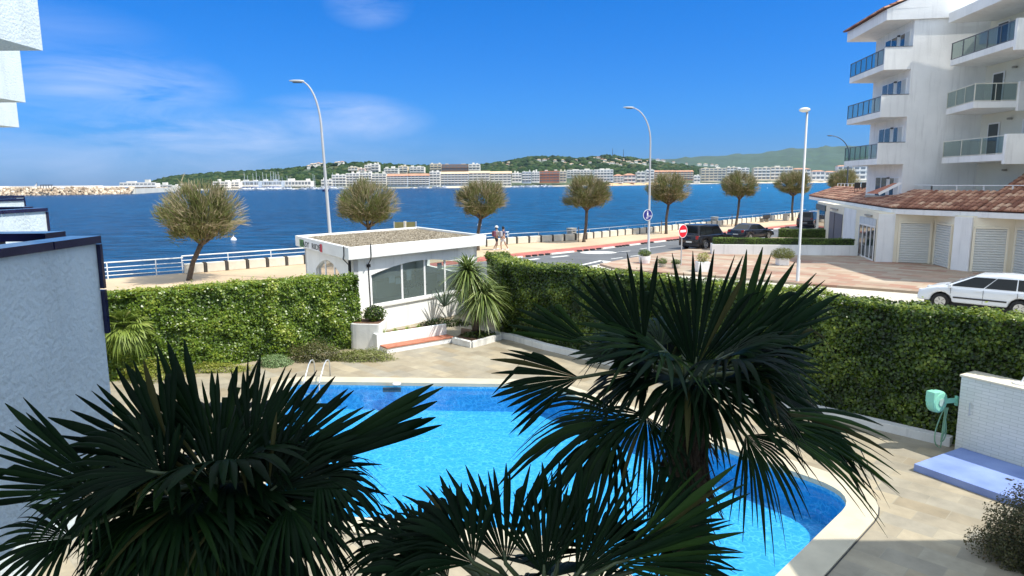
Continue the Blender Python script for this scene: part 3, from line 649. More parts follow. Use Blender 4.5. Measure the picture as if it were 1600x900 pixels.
# tall rounded planter at the end of the hedge
q0 = G(574, 548, DECK)+Vector((.0, .62, 0))
pb = empty('stone_planter', q0, 'tall rounded white planter box between hedge end and kiosk', 'planter')
b = MB(); pl = rounded([(-.72, -.45), (.52, -.62), (.62, .45), (-.6, .5)], [.3, .12, .2, .2], 4); b.prism(pl, 0, 1.0); b.build('planter_body', greyw, pb, bevel=.02)
b = MB(); b.prism([(x*.86, y*.86) for x, y in pl], 1.0, 1.012); b.build('soil', soil, pb)
def bush(name, loc, r, n, size, leaf, label, cat='shrub', group=None, lump=.25, ground=False, stem=True):
    root = empty(name, loc, label, cat, group); rx, ry, rz_ = r
    d = unit(rng.normal(0, 1, (n, 3)))
    if ground: d[:, 2] = np.abs(d[:, 2])
    k = np.array([1+lump*noise.fractal(Vector(q)*1.9+Vector(loc), 1.0, 2.0, 3) for q in d])*rng.uniform(.62, 1.03, n)
    P = d*np.array([rx, ry, rz_])*k[:, None]+np.array([0, 0, 0 if ground else rz_])
    V, Q = leaf_quads(P, d+np.array([0, 0, .4]), size*rng.uniform(.6, 1.3, n), .6, .6)
    npmesh('foliage', V, Q, leaf, root, rnd=np.clip(rng.random(n)*.7+(k-.8)*.6, 0, 1))
    b = MB(); zc = 0 if ground else rz_*.9
    for j in range(6):
        a = j*1.05; b.tube([(0, 0, -.02), (math.cos(a)*rx*.3, math.sin(a)*ry*.3, zc*.6+.05), (math.cos(a)*rx*.7, math.sin(a)*ry*.7, zc+rz_*.35)], [.02*rx/.4+.006, .012, .005], 5)
    if stem: b.build('stem', bark, root)
    return root
bush('shrub', q0+Vector((.18, .05, .98)), (.42, .42, .32), 1500, .085, hl, 'small round green shrub on the tall white planter')
# ---------------------------------------------------------------- apartment building with shops (right)
apt = empty('apartment_building', (26, 44, .12), 'white apartment block with glass balconies and shuttered shops under a tiled roof', 'building')
AO = Vector(apt.location)
def aprism(name, poly, z0, z1, m, parent=None, bevel=0):
    b = MB(); b.prism([(p[0]-AO.x, p[1]-AO.y) for p in poly], z0-AO.z, z1-AO.z); return b.build(name, m, parent or apt, bevel=bevel)
def aquad(name, p, q, z0, z1, th, m, parent=None, off=0.0, bevel=0):
    """thin upright slab from p to q, set 'off' to the outside (right hand of p->q is outside)"""
    p = Vector((*p, 0)); q = Vector((*q, 0)); t = (q-p).normalized(); o = Vector((t.y, -t.x, 0))
    b = MB(); vs = [p+o*off, q+o*off, q+o*(off+th), p+o*(off+th)]
    b.prism([(v.x-AO.x, v.y-AO.y) for v in vs], z0-AO.z, z1-AO.z); return b.build(name, m, parent or apt, bevel=bevel)
Ss = [(29.4, 66), (24.1, 47.9), (22.75, 42.45), (23.85, 42.15), (25.55, 41.3), (25.05, 38.5), (25.4, 37.7), (27.1, 36.8), (26.9, 34.4), (29.2, 33.4), (29.0, 30.6), (31.5, 29.5)]
body = Ss+[(60, 29.5), (60, 66)]
shopw = mat('cream_shop_wall', (.82, .75, .58), .8, .05, .5, .2, 20)
aprism('shop_wall', body, -.2, 3.18, shopw)
aquad('corner_pillar', Ss[2], (23.65, 42.2), 0, 3.1, .04, white)
aquad('corner_pillar', (25.03, 38.55), (25.42, 37.66), 0, 3.1, .12, white)
aquad('corner_pillar', (26.88, 34.5), (27.6, 34.1), 0, 3.1, .12, white)
aquad('pillar', (25.35, 52.2), (24.1, 47.9), 0, 3.1, .03, white)
def lerp2(a, c, t): return (a[0]+(c[0]-a[0])*t, a[1]+(c[1]-a[1])*t)
shut, nt, b_ = nodes('roller_shutter_metal'); b_.inputs['Base Color'].default_value = (.66, .67, .62, 1); b_.inputs['Roughness'].default_value = .55
def shutter(p, q, h):
    p = Vector((*p, 0)); q = Vector((*q, 0)); t = (q-p).normalized(); o = Vector((t.y, -t.x, 0))
    b = MB(); n = 17; zz = []
    for k in range(n):
        z0 = .13+(h-.13)*k/n; dz = (h-.13)/n
        zz += [(z0, .012), (z0+dz*.12, .055), (z0+dz*.72, .06), (z0+dz*.86, .0)]
    zz.append((h, .012)); vs = []
    for z, of in zz:
        for e_ in (p, q): v = e_+o*(of+.01); vs.append((v.x-AO.x, v.y-AO.y, z-AO.z))
    b.add(vs, [(2*i, 2*i+1, 2*i+3, 2*i+2) for i in range(len(zz)-1)])
    s_ = b.build('roller_shutter', shut, apt)
    f_ = MB()
    for e_ in (p, q): c = e_+o*.05-Vector((AO.x, AO.y, AO.z)); f_.beam(c+Vector((0,0,.12)), c+Vector((0,0,h+.02)), .08, .12, up=t)
    c1 = p+o*.05-Vector((AO.x, AO.y, AO.z-h-.05)); c2 = q+o*.05-Vector((AO.x, AO.y, AO.z-h-.05)); f_.beam(c1, c2, .14, .1)
    f_.build('shutter_frame', shopw, s_)
shutter(lerp2(Ss[3], Ss[4], .04), lerp2(Ss[3], Ss[4], .92), 2.55)
shutter(lerp2(Ss[4], Ss[5], .12), lerp2(Ss[4], Ss[5], .86), 2.55)
shutter(lerp2(Ss[6], Ss[7], .06), lerp2(Ss[6], Ss[7], .86), 2.5)
shutter(lerp2(Ss[7], Ss[8], .1), lerp2(Ss[7], Ss[8], .8), 2.5)
shutter(lerp2(Ss[8], Ss[9], .3), lerp2(Ss[8], Ss[9], .9), 2.5)
# glass shop door in the angled wall
p, q = lerp2(Ss[1], Ss[2], .22), lerp2(Ss[1], Ss[2], .93)
gd = aquad('glass_door', p, q, .14, 2.2, .03, winm, off=.02)
for k in range(5):
    a = lerp2(p, q, k/4); c = lerp2(p, q, min(1, k/4+.025)) if k < 4 else lerp2(p, q, .975)
    aquad('door_frame', a if k < 4 else c, c if k < 4 else q, .12, 2.25, .05, whitep, gd, off=.035)
aquad('door_frame', p, q, 2.2, 2.3, .05, whitep, gd, off=.036); aquad('door_frame', p, q, .12, .2, .05, whitep, gd, off=.037)
aquad('transom_panel', p, q, 2.31, 2.75, .04, mat('grey_blue_panel', (.55, .6, .62), .5), off=.02)
aquad('shop_lamp', lerp2(p, q, .35), lerp2(p, q, .75), 2.86, 2.96, .1, mat('aged_plastic', (.35, .33, .28), .6), off=.02)
# big grey opening and the window at the far corner
aquad('garage_panel', (27.3, 58.6), (25.6, 52.8), .13, 2.55, .03, mat('grey_door_panel', (.13, .13, .15), .6, .06), off=.08)
aquad('garage_joint', (26.55, 56.1), (26.52, 56.0), .13, 2.55, .02, dsteel, off=.115)
aquad('shop_lamp', (27.0, 57.8), (26.2, 54.9), 2.78, 2.9, .1, MATS['aged_plastic'], off=.06)
aquad('shop_window', (28.9, 64.3), (28.0, 61.2), .5, 2.5, .02, winm, off=.02)
aquad('blind_box', (29.4, 66), (27.9, 60.8), 2.45, 2.95, .12, mat('dark_sign_box', (.08, .10, .10), .5), off=.02)
# eave + barrel tile roof
E0 = G(1264, 311, 3.1); E1 = G(1392, 334, 3.1); E2 = G(1600, 343, 3.1); tE = (E2-E1).normalized(); E3 = E2+tE*9
ev = [E0, E1, E3]
def inw(a, c): t = (c-a).normalized(); return Vector((-t.y, t.x, 0))
n0, n1 = inw(E0, E1), inw(E1, E3)
bis = (n0+n1).normalized()/max(.3, (n0+n1).normalized().dot(n1))
def off_in(d): return [E0+n0*d+(E0-E1).normalized()*-d*1.3, E1+bis*d, E3+n1*d]
b = MB()
for a, c, nn in ((E0, E1, n0), (E1, E3, n1)): pass
i0 = off_in(0); i1 = off_in(1.6)
for z0, z1 in ((3.1, 3.4),):
    vs = [v+Vector((0,0,z0-3.1))-AO for v in i0]+[v+Vector((0,0,z0-3.1))-AO for v in i1]+[v+Vector((0,0,z1-3.1))-AO for v in i0]+[v+Vector((0,0,z1-3.1))-AO for v in i1]
    b.add(vs, [(0,1,4,3), (1,2,5,4), (6,7,10,9), (7,8,11,10), (0,1,7,6), (1,2,8,7), (0,3,9,6), (3,4,10,9), (4,5,11,10), (2,5,11,8)])
# far end return
b.build('eave', white, apt)
tilem = leafmat('barrel_tiles', [(0, (.24, .105, .07)), (.4, (.42, .20, .125)), (.75, (.56, .31, .20)), (1, (.70, .46, .30))], 0, .75, .2)
def tile_roof(a, c, run_a, run_c, slope, name='tile_roof', parent=None, pitch=.34, org=AO, skew_a=0.0, skew_c=0.0, z0=None, uprow=.42):
    """barrel tiles from eave a->c; run may differ at both ends; skews let the sides follow hips"""
    t = (c-a); Ln = t.length; t.normalize(); nn = Vector((-t.y, t.x, 0)); up = (nn+Vector((0, 0, slope))).normalized(); nr = t.cross(up)
    if nr.z < 0: nr = -nr
    nc = int(Ln/pitch); Vs = []; Qs = []; rn = []; cnt = 0
    for i in range(-int(6/pitch), nc+int(6/pitch)):
        uc = (i+.5)*pitch
        rows = int(max(run_a, run_c)*math.hypot(1, slope)/uprow)+1
        for j in range(rows):
            s0 = j*uprow; h0 = s0/math.hypot(1, slope); fr_ = min(1, max(0, uc/Ln)); rmax = run_a+(run_c-run_a)*fr_
            lo = skew_a*h0; hi = Ln+skew_c*h0
            if h0 > rmax or uc < lo or uc > hi: continue
            s1 = s0+uprow*1.12
            ring = []
            for s_, lift, wd in ((s0, .075, .5), (s1, .02, .44)):
                for k in range(6):
                    an = PI*k/5; du = -math.cos(an)*pitch*wd; hh = math.sin(an)*pitch*.34+lift
                    ring.append(a+t*(uc+du)+up*s_+nr*hh-org)
            ring2 = [a+t*(uc-pitch*.5)+up*s0+nr*.02-org, a+t*(uc+pitch*.5)+up*s0+nr*.02-org, a+t*(uc+pitch*.5)+up*s1+nr*.0-org, a+t*(uc-pitch*.5)+up*s1-org]
            Vs += ring+ring2; c0 = random.random()
            for k in range(5): Qs.append([cnt+k, cnt+k+1, cnt+6+k+1, cnt+6+k]); rn.append(c0)
            Qs.append([cnt, cnt+5, cnt+3, cnt+2]); rn.append(c0*.5)  # front cap half
            Qs.append([cnt+12, cnt+13, cnt+14, cnt+15]); rn.append(0)
            cnt += 16
    return npmesh(name, np.array([tuple(v) for v in Vs]), np.array(Qs), tilem, parent or apt, rnd=rn)
up0 = Vector((0, 0, .32))
tile_roof(E0+up0+Vector((0,0,0)), E1+up0, 2.3, 2.3, .43, skew_a=1.3, skew_c=(bis.dot((E1-E0).normalized())))
tile_roof(E1+up0, E1+tE*((G(1520, 340, 3.1)-E1).length)+up0, 2.3, 2.3, .43, skew_a=bis.dot(tE))
Er = E1+tE*((G(1520, 340, 3.1)-E1).length)
tile_roof(Er+up0, E3+up0, 5.6, 12.0, .45, skew_a=-.1)
# terrace slab, railing on the roof edge
ter = [(p.x, p.y) for p in (off_in(2.4))]
b = MB(); T = off_in(2.35)
for i in range(2): b.beam(T[i]+Vector((0,0,.62))-AO, T[i+1 if i == 0 else 1]+Vector((0,0,.62))-AO if i == 0 else E1+bis*2.35+tE*7.6+Vector((0,0,.62))-AO, .14, 1.2)
b.build('terrace_wall', white, apt)
rail = MB()
ra = [T[0]+Vector((0,0,0)), T[1], T[1]+tE*6.3]
for a, c in ((ra[0], ra[1]), (ra[1], ra[2])):
    Ln = (c-a).length; nP = int(Ln/2.0)+1
    for z in (1.72,): rail.beam(a+Vector((0,0,z))-AO, c+Vector((0,0,z))-AO, .05, .04)
    for k in range(nP+1): q_ = a.lerp(c, k/nP); rail.beam(q_+Vector((0,0,1.2))-AO, q_+Vector((0,0,1.72))-AO, .05, .05)
rail.build('roof_railing', whitep, apt)
# apartment tower
twr = [(26.15, 46.2), (28.05, 45.9), (30.6, 45.5), (46, 43), (47, 52.7), (27.1, 52.7)]
aprism('wall', twr, 3.15, 15.4, white)
wing = [(30.4, 38.7), (47, 38.0), (46, 43.2), (30.6, 45.6)]
loggia = mat('loggia_cream', (.72, .70, .60), .85, .06, .5, .2, 20)
aprism('wing_wall', wing, 3.15, 15.4, loggia)
aprism('wing_wall', [(28.4, 30.5), (47, 30.5), (47, 38.0), (28.9, 38.55)], 3.15, 15.4, loggia)
aprism('wing_base', [(28.3, 38.9), (30.4, 38.7), (30.6, 45.3), (28.6, 45.7)], 2.6, 3.3, white)
FL = [6.2, 9.28, 12.31]
railc = mat('dark_rail', (.11, .12, .13), .4)
bglass, nt_, b_ = nodes('balcony_glass')
tr = nt_.nodes.new('ShaderNodeBsdfTransparent'); tr.inputs['Color'].default_value = (.70, .76, .74, 1)
gl = nt_.nodes.new('ShaderNodeBsdfGlossy'); gl.inputs['Roughness'].default_value = .03; gl.inputs['Color'].default_value = (.8, .9, .95, 1)
mx = nt_.nodes.new('ShaderNodeMixShader'); mx.inputs[0].default_value = .06; nt_.links.new(tr.outputs[0], mx.inputs[1]); nt_.links.new(gl.outputs[0], mx.inputs[2]); nt_.links.new(mx.outputs[0], nt_.nodes['Material Output'].inputs['Surface'])
A_, B_, C_, D_ = (25.3, 52.7), (24.5, 46.45), (26.15, 46.2), (27.1, 52.7)
def railing(par, p, q, z0, z1, m, posts, glass=True):
    aquad('handrail', p, q, z1-.05, z1, .06, m, par, off=-.06)
    aquad('handrail', p, q, z0, z0+.04, .05, m, par, off=-.055)
    for k in range(posts+1):
        a = lerp2(p, q, k/posts*.985); c = lerp2(p, q, k/posts*.985+.012); aquad('post', a, c, z0+.04, z1-.05, .04, m, par, off=-.05)
    if glass: aquad('glass_panel', lerp2(p, q, .005), lerp2(p, q, .995), z0+.06, z1-.06, .012, bglass, par, off=-.035)
for z in FL:
    bal = aprism('balcony', [A_, B_, C_, D_], z, z+.38, white)
    aquad('parapet', lerp2(B_, C_, .0), C_, z+.38, z+1.42, .14, white, bal, off=-.14)
    aquad('parapet_cap', B_, C_, z+1.42, z+1.46, .17, railc, bal, off=-.15)
    railing(bal, A_, lerp2(A_, B_, .975), z+.40, z+1.38, railc, 6)
    # doors and windows in the recess wall behind
    for (t0, t1, gl_) in ((.08, .42, True), (.55, .9, False)):
        a, c = lerp2(D_, C_, t0), lerp2(D_, C_, t1); zb = z-3.23+.42
    w_ = .0
for z in [3.18]+[z_+.38 for z_ in FL]:
    for (t0, t1, zt, m_) in ((.30, .62, 2.15, winm), (.70, .93, 2.1, curtain)):
        a, c = lerp2(D_, C_, t0), lerp2(D_, C_, t1)
        fr_ = aquad('window', a, c, z+.05, z+zt+.08, .05, whitep, off=.0)
        for i in range(2): aquad('pane', lerp2(a, c, .04+.5*i), lerp2(a, c, .46+.5*i), z+.12, z+zt, .012, m_ if not (i == 0 and m_ is curtain) else winm, fr_, off=.052)
    b = MB(); lamp_p = Vector((*lerp2(D_, C_, .66), 0))-AO; b.lathe([(.0, -.06), (.09, -.05), (.11, 0), (.09, .05), (0, .06)], (lamp_p.x-.08, lamp_p.y, z+2.0), 10); b.build('wall_lamp', dsteel, apt)
# roof over the left bay: fascia + sloping tiles + gable
aprism('roof_fascia', [(25.25, 53.4), (24.4, 46.35), (28.0, 45.75), (47, 42.8), (48, 53.4)], 15.4, 16.1, white)
tile_roof(Vector((25.1, 53.7, 16.07)), Vector((24.2, 46.2, 16.07)), 8, 8, .42, 'tile_roof', pitch=.34)
b = MB()
g0 = [(25.25, 46.28), (33, 45.0), (33, 45.0)]
b.add([Vector((24.42, 46.33, 16.09))-AO, Vector((33, 44.95, 16.09))-AO, Vector((33, 44.95, 16.09+8.6*.42))-AO, Vector((24.5, 46.63, 16.09))-AO, Vector((33.1, 45.25, 16.09))-AO, Vector((33.1, 45.25, 16.09+8.6*.42))-AO], [(0,1,2), (3,5,4), (0,2,5,3), (0,3,4,1), (1,4,5,2)])
b.build('gable', white, apt)
# right wing balconies facing left
a_, b2, c2, d2 = (28.05, 45.2), (27.4, 38.7), (30.4, 38.7), (30.6, 45.3)
ral2 = mat('cream_rail', (.62, .60, .50), .4)
for i, z in enumerate(FL):
    poly = [a_, b2, c2, d2] if i != 1 else [a_, (26.95, 40.9), (29.3, 40.7), (30.4, 40.7), d2]
    bal = aprism('balcony', poly, z, z+.36, white)
    if i == 1:
        railing(bal, a_, (26.95, 40.9), z+.38, z+1.4, ral2, 3); railing(bal, (26.95, 40.9), (29.3, 40.7), z+.38, z+1.4, ral2, 2)
    else: railing(bal, a_, b2, z+.38, z+1.4, railc if i == 2 else ral2, 5 if i == 2 else 3)
    aquad('parapet', b2 if i != 1 else (29.3, 40.7), c2 if i != 1 else (30.4, 40.7), z-.2, z+1.45, .2, white, bal, off=-.05)
    b = MB(); lamp_p = Vector((30.4, 42.6, 0))-AO; b.lathe([(.0, -.07), (.13, -.06), (.15, 0), (.13, .06), (0, .07)], (lamp_p.x-.06, lamp_p.y, z-.6), 10); b.build('wall_lamp', MATS['aged_plastic'], apt)
    w_ = aquad('window', (30.55, 44.7), (30.51, 43.6), z+.4, z+2.5, .04, whitep); aquad('pane', (30.55, 44.6), (30.51, 43.7), z+.5, z+2.4, .012, winm, w_, off=.042)
    w_ = aquad('window', (30.47, 41.6), (30.4, 39.4), z+.4, z+2.5, .04, whitep); aquad('pane', (30.47, 41.5), (30.4, 39.5), z+.5, z+2.4, .012, curtain, w_, off=.042)
aprism('roof_fascia', [(27.9, 45.5), (27.2, 38.2), (47, 37), (46, 42)], 15.0, 15.6, white)
# dormer-like tiled stair roof on the terrace (left) and sloping white balustrade
b = MB(); s0 = AT(1373, 303, 44.2); s1 = AT(1407, 286, 43.8)
b.beam(s0-AO, s1-AO, .12, .16); b.build('balustrade', whitep, apt)
t_ = (s1-s0); 
b = MB(); b.add([s0-AO, s1-AO, AT(1396, 286, 44.6)-AO, AT(1352, 302, 45.6)-AO], [(0,1,2,3)]); b.build('stair_roof', terra, apt)
b = MB(); b.prism([(v[0]-AO.x, v[1]-AO.y) for v in (T[0]+n0*.15, T[1]+bis*.15, (26.0, 46.4), (27.0, 52.6), (38, 54), (40, 64))], 3.9-AO.z, 4.05-AO.z); b.build('terrace_floor', concrete, apt)
# terrace furniture: dark table and chairs
for k, px in enumerate((1341, 1352, 1361)):
    c = AT(px, 300, 59.5+k*.3); c.z = 4.06
    r_ = empty('terrace_chair', c, ['dark terrace chair farthest left behind the roof railing', 'dark terrace chair in the middle behind the roof railing', 'dark terrace chair nearest the balustrade on the roof terrace'][k], 'chair', 'terrace chairs')
    b = MB(); b.box(-.25, .25, -.25, .25, .42, .46); b.build('seat', black, r_)
    b = MB(); b.box(-.25, .25, .2, .24, .46, .9); b.build('backrest', black, r_)
    for sx in (-1, 1):
        for sy in (-1, 1): b = MB(); b.tube([(sx*.22, sy*.22, 0), (sx*.22, sy*.22, .42)], .02, 5); b.build('leg', black, r_)
# white low walls with clipped hedges in front of the shops
def low_wall(a, c, th, z0, z1, label):
    t = (c-a).normalized(); nn = Vector((-t.y, t.x, 0)); m_ = (a+c)/2
    b = MB(); b.prism([(v-m_)[:2] for v in (a, c, c+nn*th, a+nn*th)], z0, z1); o = b.build('low_wall', white, bevel=.01); o.location = (m_.x, m_.y, 0); return tag(o, label, 'low wall')
w0 = G(1112, 397, .12); w1 = G(1340, 399.5, .12)
w1 = w0+(w1-w0)*1.0
low_wall(w0, w1, 1.1, .1, .80, 'long low white wall carrying a clipped hedge beside the shops')
tw = (w1-w0).normalized(); nw = Vector((-tw.y, tw.x, 0))
hedge('box_hedge', (w0+tw*.15+nw*.15)[:2], (w1-tw*.2+nw*.15)[:2], .8, .78, 1.22, 9000, .07, 'clipped box hedge on top of the long white wall', boxl, 'hedge', .07)
r0 = G(1217, 371, .12); r1 = G(1293, 372, .12)
hedge('box_hedge', r0[:2], r1[:2], .9, .12, .86, 5000, .07, 'short dark clipped hedge standing behind the long one', boxl, 'hedge', .07)
# ---------------------------------------------------------------- stepped terrace building on the left, and the wing that shades the garden
house = empty('terraced_building', (-3.05, 5.0, DECK), 'stepped white stucco building with navy tile copings at the left edge', 'building')
HO = Vector(house.location)
def hbox(name, x0, x1, y0, y1, z0, z1, m, par=None, bevel=0):
    b = MB(); b.box(x0-HO.x, x1-HO.x, y0-HO.y, y1-HO.y, z0-HO.z, z1-HO.z); return b.build(name, m, par or house, bevel=bevel)
units = [(-3.05, 5.0), (-7.8, 11.5), (-13.45, 19.0), (-17.2, 24.3)]
for k, (cx, cy) in enumerate(units):
    t = .16
    zt = [4.78, 4.78, 4.80, 4.80][k]; zb = [3.02, -1, -1, -1][k]
    pw = hbox('partition_wall', cx-t, cx, cy-4.5, cy, zb, zt, stucco)
    # coping tiles along the top and down the end
    nT = 9; ln = 4.5/nT
    for i in range(nT): hbox('coping_tile', cx-t-.03, cx+.03, cy-4.5+i*ln+.006, cy-4.5+(i+1)*ln-.006 + (.03 if i == nT-1 else 0), zt, zt+.055, navy, pw)
    for i in range(2): hbox('coping_tile', cx-t-.03, cx+.03, cy, cy+.03, zt-.34*(i+1)+.006, zt-.34*i-.006, navy, pw)
    # front parapet and its coping
    fp = hbox('front_parapet', cx-4.2, cx-.42, cy+.12, cy+.3, zt-1.3, zt-.10, stucco)
    for i in range(8): hbox('coping_tile', cx-4.2+i*.4725+.006, cx-4.2+(i+1)*.4725-.006, cy+.09, cy+.33, zt+.01, zt+.07, navy, fp)
    for i in range(9): hbox('parapet_post', cx-4.2+i*.46, cx-4.2+i*.46+.1, cy+.12, cy+.3, zt-.10, zt+.01, navy, fp)
    hbox('balcony_slab', cx-4.2, cx-t, cy-2.4, cy+.12, [3.05, 3.05, 3.05, 3.05][k]-.15, 3.2, white)
    hbox('unit_wall', cx-7.5, cx-.3, cy-9, cy-2.4, DECK, 11.5, stucco)
    w = hbox('window', cx-3.6, cx-.9, cy-2.4, cy-2.34, 3.25, 5.4, whitep); hbox('pane', cx-3.5, cx-1.0, cy-2.34, cy-2.32, 3.35, 5.3, winm, w)
    # upper balcony box
    ux, uz = [(cx, 7.46), tuple(AT(67, 79, 11.5))[::2], tuple(AT(40, 160, 19.0))[::2], tuple(AT(30, 199, 24.3))[::2]][k]
    ub_ = hbox('upper_balcony', ux-4.2, ux, cy-4.5, cy, uz, uz+2.2, stucco)
# wing of the camera's own building to the right (casts the garden's shade)
blk = empty('neighbour_wing', (9.5, 2, DECK), 'tall white wing of the residence just right of the view, shading the palms', 'building')
b = MB(); b.box(0, 14, -14, .1, 0, 27); b.build('tall_wall', stucco, blk)
b = MB(); b.box(.02, 14, .12, 7.0, 0, 8.2); b.build('low_wall', stucco, blk)
for zz in range(8):
    f_ = MB(); f_.box(-.06, -.0, -4.2, -1.4, 1.2+zz*3.2, 3.2+zz*3.2); o = f_.build('window', whitep, blk); g_ = MB(); g_.box(-.075, -.062, -4.1, -1.5, 1.3+zz*3.2, 3.1+zz*3.2); g_.build('pane', winm, o)
# white tiled shower wall, blue basin, hose reel
T0 = G(1491, 706, DECK); T1 = G(1600, 741, DECK); tt = (T1-T0).normalized(); ang = math.atan2(tt.y, tt.x)
sw = empty('shower_wall', T0, 'white tiled garden wall with flat cap beside the blue slab', 'wall', rz=ang)
ztop = AT(1503, 585, T0.y).z-DECK
b = MB(); b.box(0, 3.6, 0, .55, 0, ztop-.05); o_ = b.build('tiled_panel', tilew, sw)
b = MB(); b.box(-.03, 3.65, -.03, .6, ztop-.048, ztop); b.build('wall_cap', offwhite, sw, bevel=.01)
b = MB(); b.tube([(.25, -.05, .95), (.25, -.05, 1.25)], .012, 6); b.tube([(.25, -.05, .97), (.25, 0, .97)], .01, 5); b.tube([(.25, -.05, 1.23), (.25, 0, 1.23)], .01, 5); b.build('handle', steel, sw)
b = MB(); b.tube([(1.75, -.0, .45), (1.75, -.09, .45), (1.75, -.1, .38)], .015, 6); b.build('tap', steel, sw)
lampb = empty('wall_lantern', T0+tt*1.05+Vector((-tt.y, tt.x, 0))*.3+Vector((0, 0, ztop)), 'small white lamp arm standing on the tiled wall cap', 'lamp')
b = MB(); b.lathe([(.0, 0), (.16, 0), (.16, .03), (.03, .05)], (0,0,0), 14); b.build('base', whitep, lampb)
b = MB(); b.tube([(0,0,.04), (.06,.0,.16), (.32, .05, .3)], .018, 7); b.build('arm', whitep, lampb)
bl = mat('blue_slab_paint', (.13, .20, .47), .6, .12, 1.2, .2, 30, c2=(.22, .30, .56))
p0 = G(1456, 746, DECK)
b = MB()
u1 = (p0-T0); wd = abs(u1.dot(Vector((tt.y, -tt.x, 0)))); al = u1.dot(tt)
b.box(al*.45-.1, 3.6, -wd, -.012, 0, .16); o_ = b.build('shower_base', bl, bevel=.008); o_.location = T0; o_.rotation_euler = (0, 0, ang); tag(o_, 'blue painted raised slab at the foot of the tiled wall', 'shower tray')
b = MB(); b.box(1.5, 1.62, -wd*.55, -wd*.5, .16, .165); b.build('drain', black, o_)
# hose reel
hr = empty('hose_reel', T0+Vector((0, 0, .0))+tt*-.12+Vector((tt.y, -tt.x, 0))*.0, 'mint green garden hose reel hung at the left end of the tiled wall', 'hose reel')
mint = mat('mint_plastic', (.25, .62, .46), .35, .05); 
zc = AT(1468, 629, T0.y).z-DECK; dx = AT(1468, 629, T0.y).x-hr.location.x
Mr = Matrix.Translation((dx, 0, zc)) @ Matrix.Rotation(R(90), 4, 'X') @ Matrix.Rotation(R(25), 4, 'Y')
b = MB(); prof = [(0, -.11), (.2, -.11), (.25, -.09), (.26, .0), (.25, .09), (.2, .11), (0, .11)]; b.lathe(prof, (0,0,0), 22, Mr); b.box(-.26, -.05, .0, .26, -.1, .1, Mr); b.build('reel_cover', mint, hr, smooth=False, bevel=.015)
b = MB(); b.lathe([(0, .112), (.09, .112), (.09, .125), (0, .125)], (0,0,0), 16, Mr); b.build('hub', mat('mint_grey', (.35, .5, .45), .5), hr)
b = MB(); b.beam((dx+.2, 0, zc), (.1, .05, zc), .05, .1); b.beam((.1, .05, zc-.12), (.1, .05, zc+.1), .08, .04); b.build('bracket', mint, hr)
b = MB()
for k, (w_, dz) in enumerate(((.10, .82), (.16, .95), (.05, .7))):
    b.tube([(dx+.12, -.02, zc-.1)]+[(dx+.16+w_*math.sin(PI*j/8)*(-1 if k % 2 else 1), -.03-.01*k, zc-.15-dz*math.sin(PI*j/8/1.0*.5+0)) for j in range(9)]+[(dx+.2+.03*k, -.02, zc-.15)], .014, 6)
b.build('hose', mat('hose_green', (.18, .35, .22), .4), hr)
# garden shrubs behind the shower edge (bottom right)
bush('shrub', G(1600, 890, DECK)+Vector((.45, .15, 0)), (.9, .9, 1.15), 22000, .045, leafmat('bronze_shrub', [(0, (.03, .035, .012)), (.5, (.07, .075, .02)), (1, (.16, .10, .05))], .2, .5), 'bronze green shrub in the bottom right corner of the pool yard', ground=True, lump=.45)
# pool ladder, skimmer, drain
pl_ = empty('pool_ladder', G(482, 592, DECK), 'steel pool ladder with two arched handrails at the far left pool corner', 'ladder')
b0 = pl_.location
for px in (0, 1):
    a = G(492+px*24, 588, DECK)-b0; c = G(475+px*24, 605, DECK)-b0
    b = MB(); hh = .62
    b.tube([a, a+Vector((0,0,hh*.75)), a.lerp(c, .12)+Vector((0,0,hh*.95)), a.lerp(c, .3)+Vector((0,0,hh)), a.lerp(c, .5)+Vector((0,0,hh*.9)), c+Vector((0,0,.15)), c+Vector((0,-.05,-.9))], .022, 8); b.build('handrail', steel, pl_, smooth=True)
for k in range(3):
    b = MB(); c0_ = G(475, 605, DECK)-b0; c1_ = G(499, 605, DECK)-b0; z_ = Vector((0, -.04, -.2-.28*k)); b.beam(c0_+z_, c1_+z_, .08, .03); b.build('tread', steel, pl_)
b = MB(); s_ = G(612, 607, DECK-.12); b.box(-.28, .28, -.02, .02, -.07, .07); o_ = b.build('skimmer', dsteel); o_.location = Vector((s_.x, 20.58, DECK-.17)); tag(o_, 'dark skimmer opening in the far pool wall', 'pool skimmer')
b = MB(); b.lathe([(0, 0), (.13, 0), (.13, .02), (0, .02)], (0,0,0), 18); o_ = b.build('round_cover', whitep); o_.location = G(620, 600, DECK+.037); tag(o_, 'round white skimmer lid on the far pool coping', 'skimmer lid')
b = MB(); b.lathe([(0, 0), (.16, 0), (.16, .012), (0, .012)], (0,0,0), 20); o_ = b.build('deck_drain', dsteel); o_.location = G(1445, 733, DECK+.004); tag(o_, 'round dark drain cover in the paving near the blue slab', 'drain cover')
# ---------------------------------------------------------------- promenade wall, railings, lamps, signs, planters
blockm = mat('block_concrete', (.60, .56, .47), .8, .14, 1.5, .3, 25)
def along(line, step):
    out = []; acc = 0; nxt = 0
    for i in range(len(line)-1):
        a = Vector((*line[i], 0)); c = Vector((*line[i+1], 0)); L_ = (c-a).length
        while nxt <= acc+L_: t = (nxt-acc)/L_; out.append((a.lerp(c, t), (c-a).normalized())); nxt += step
        acc += L_
    return out
SL = SHORE[5:14]
wl = offs(SL, .3)
root = empty('concrete_block', (0,0,0), 'pale concrete sea wall block with a dark post at its end', 'sea wall block', 'concrete blocks of the sea wall')
b = MB(); b.box(0, 1.02, -.2, .2, 0, .56); b.build('block', blockm, root, bevel=.03)
b = MB(); b.box(1.05, 1.16, -.22, .2, 0, .60); b.build('post', mat('dark_timber_post', (.05, .045, .04), .7, .3, 4), root)
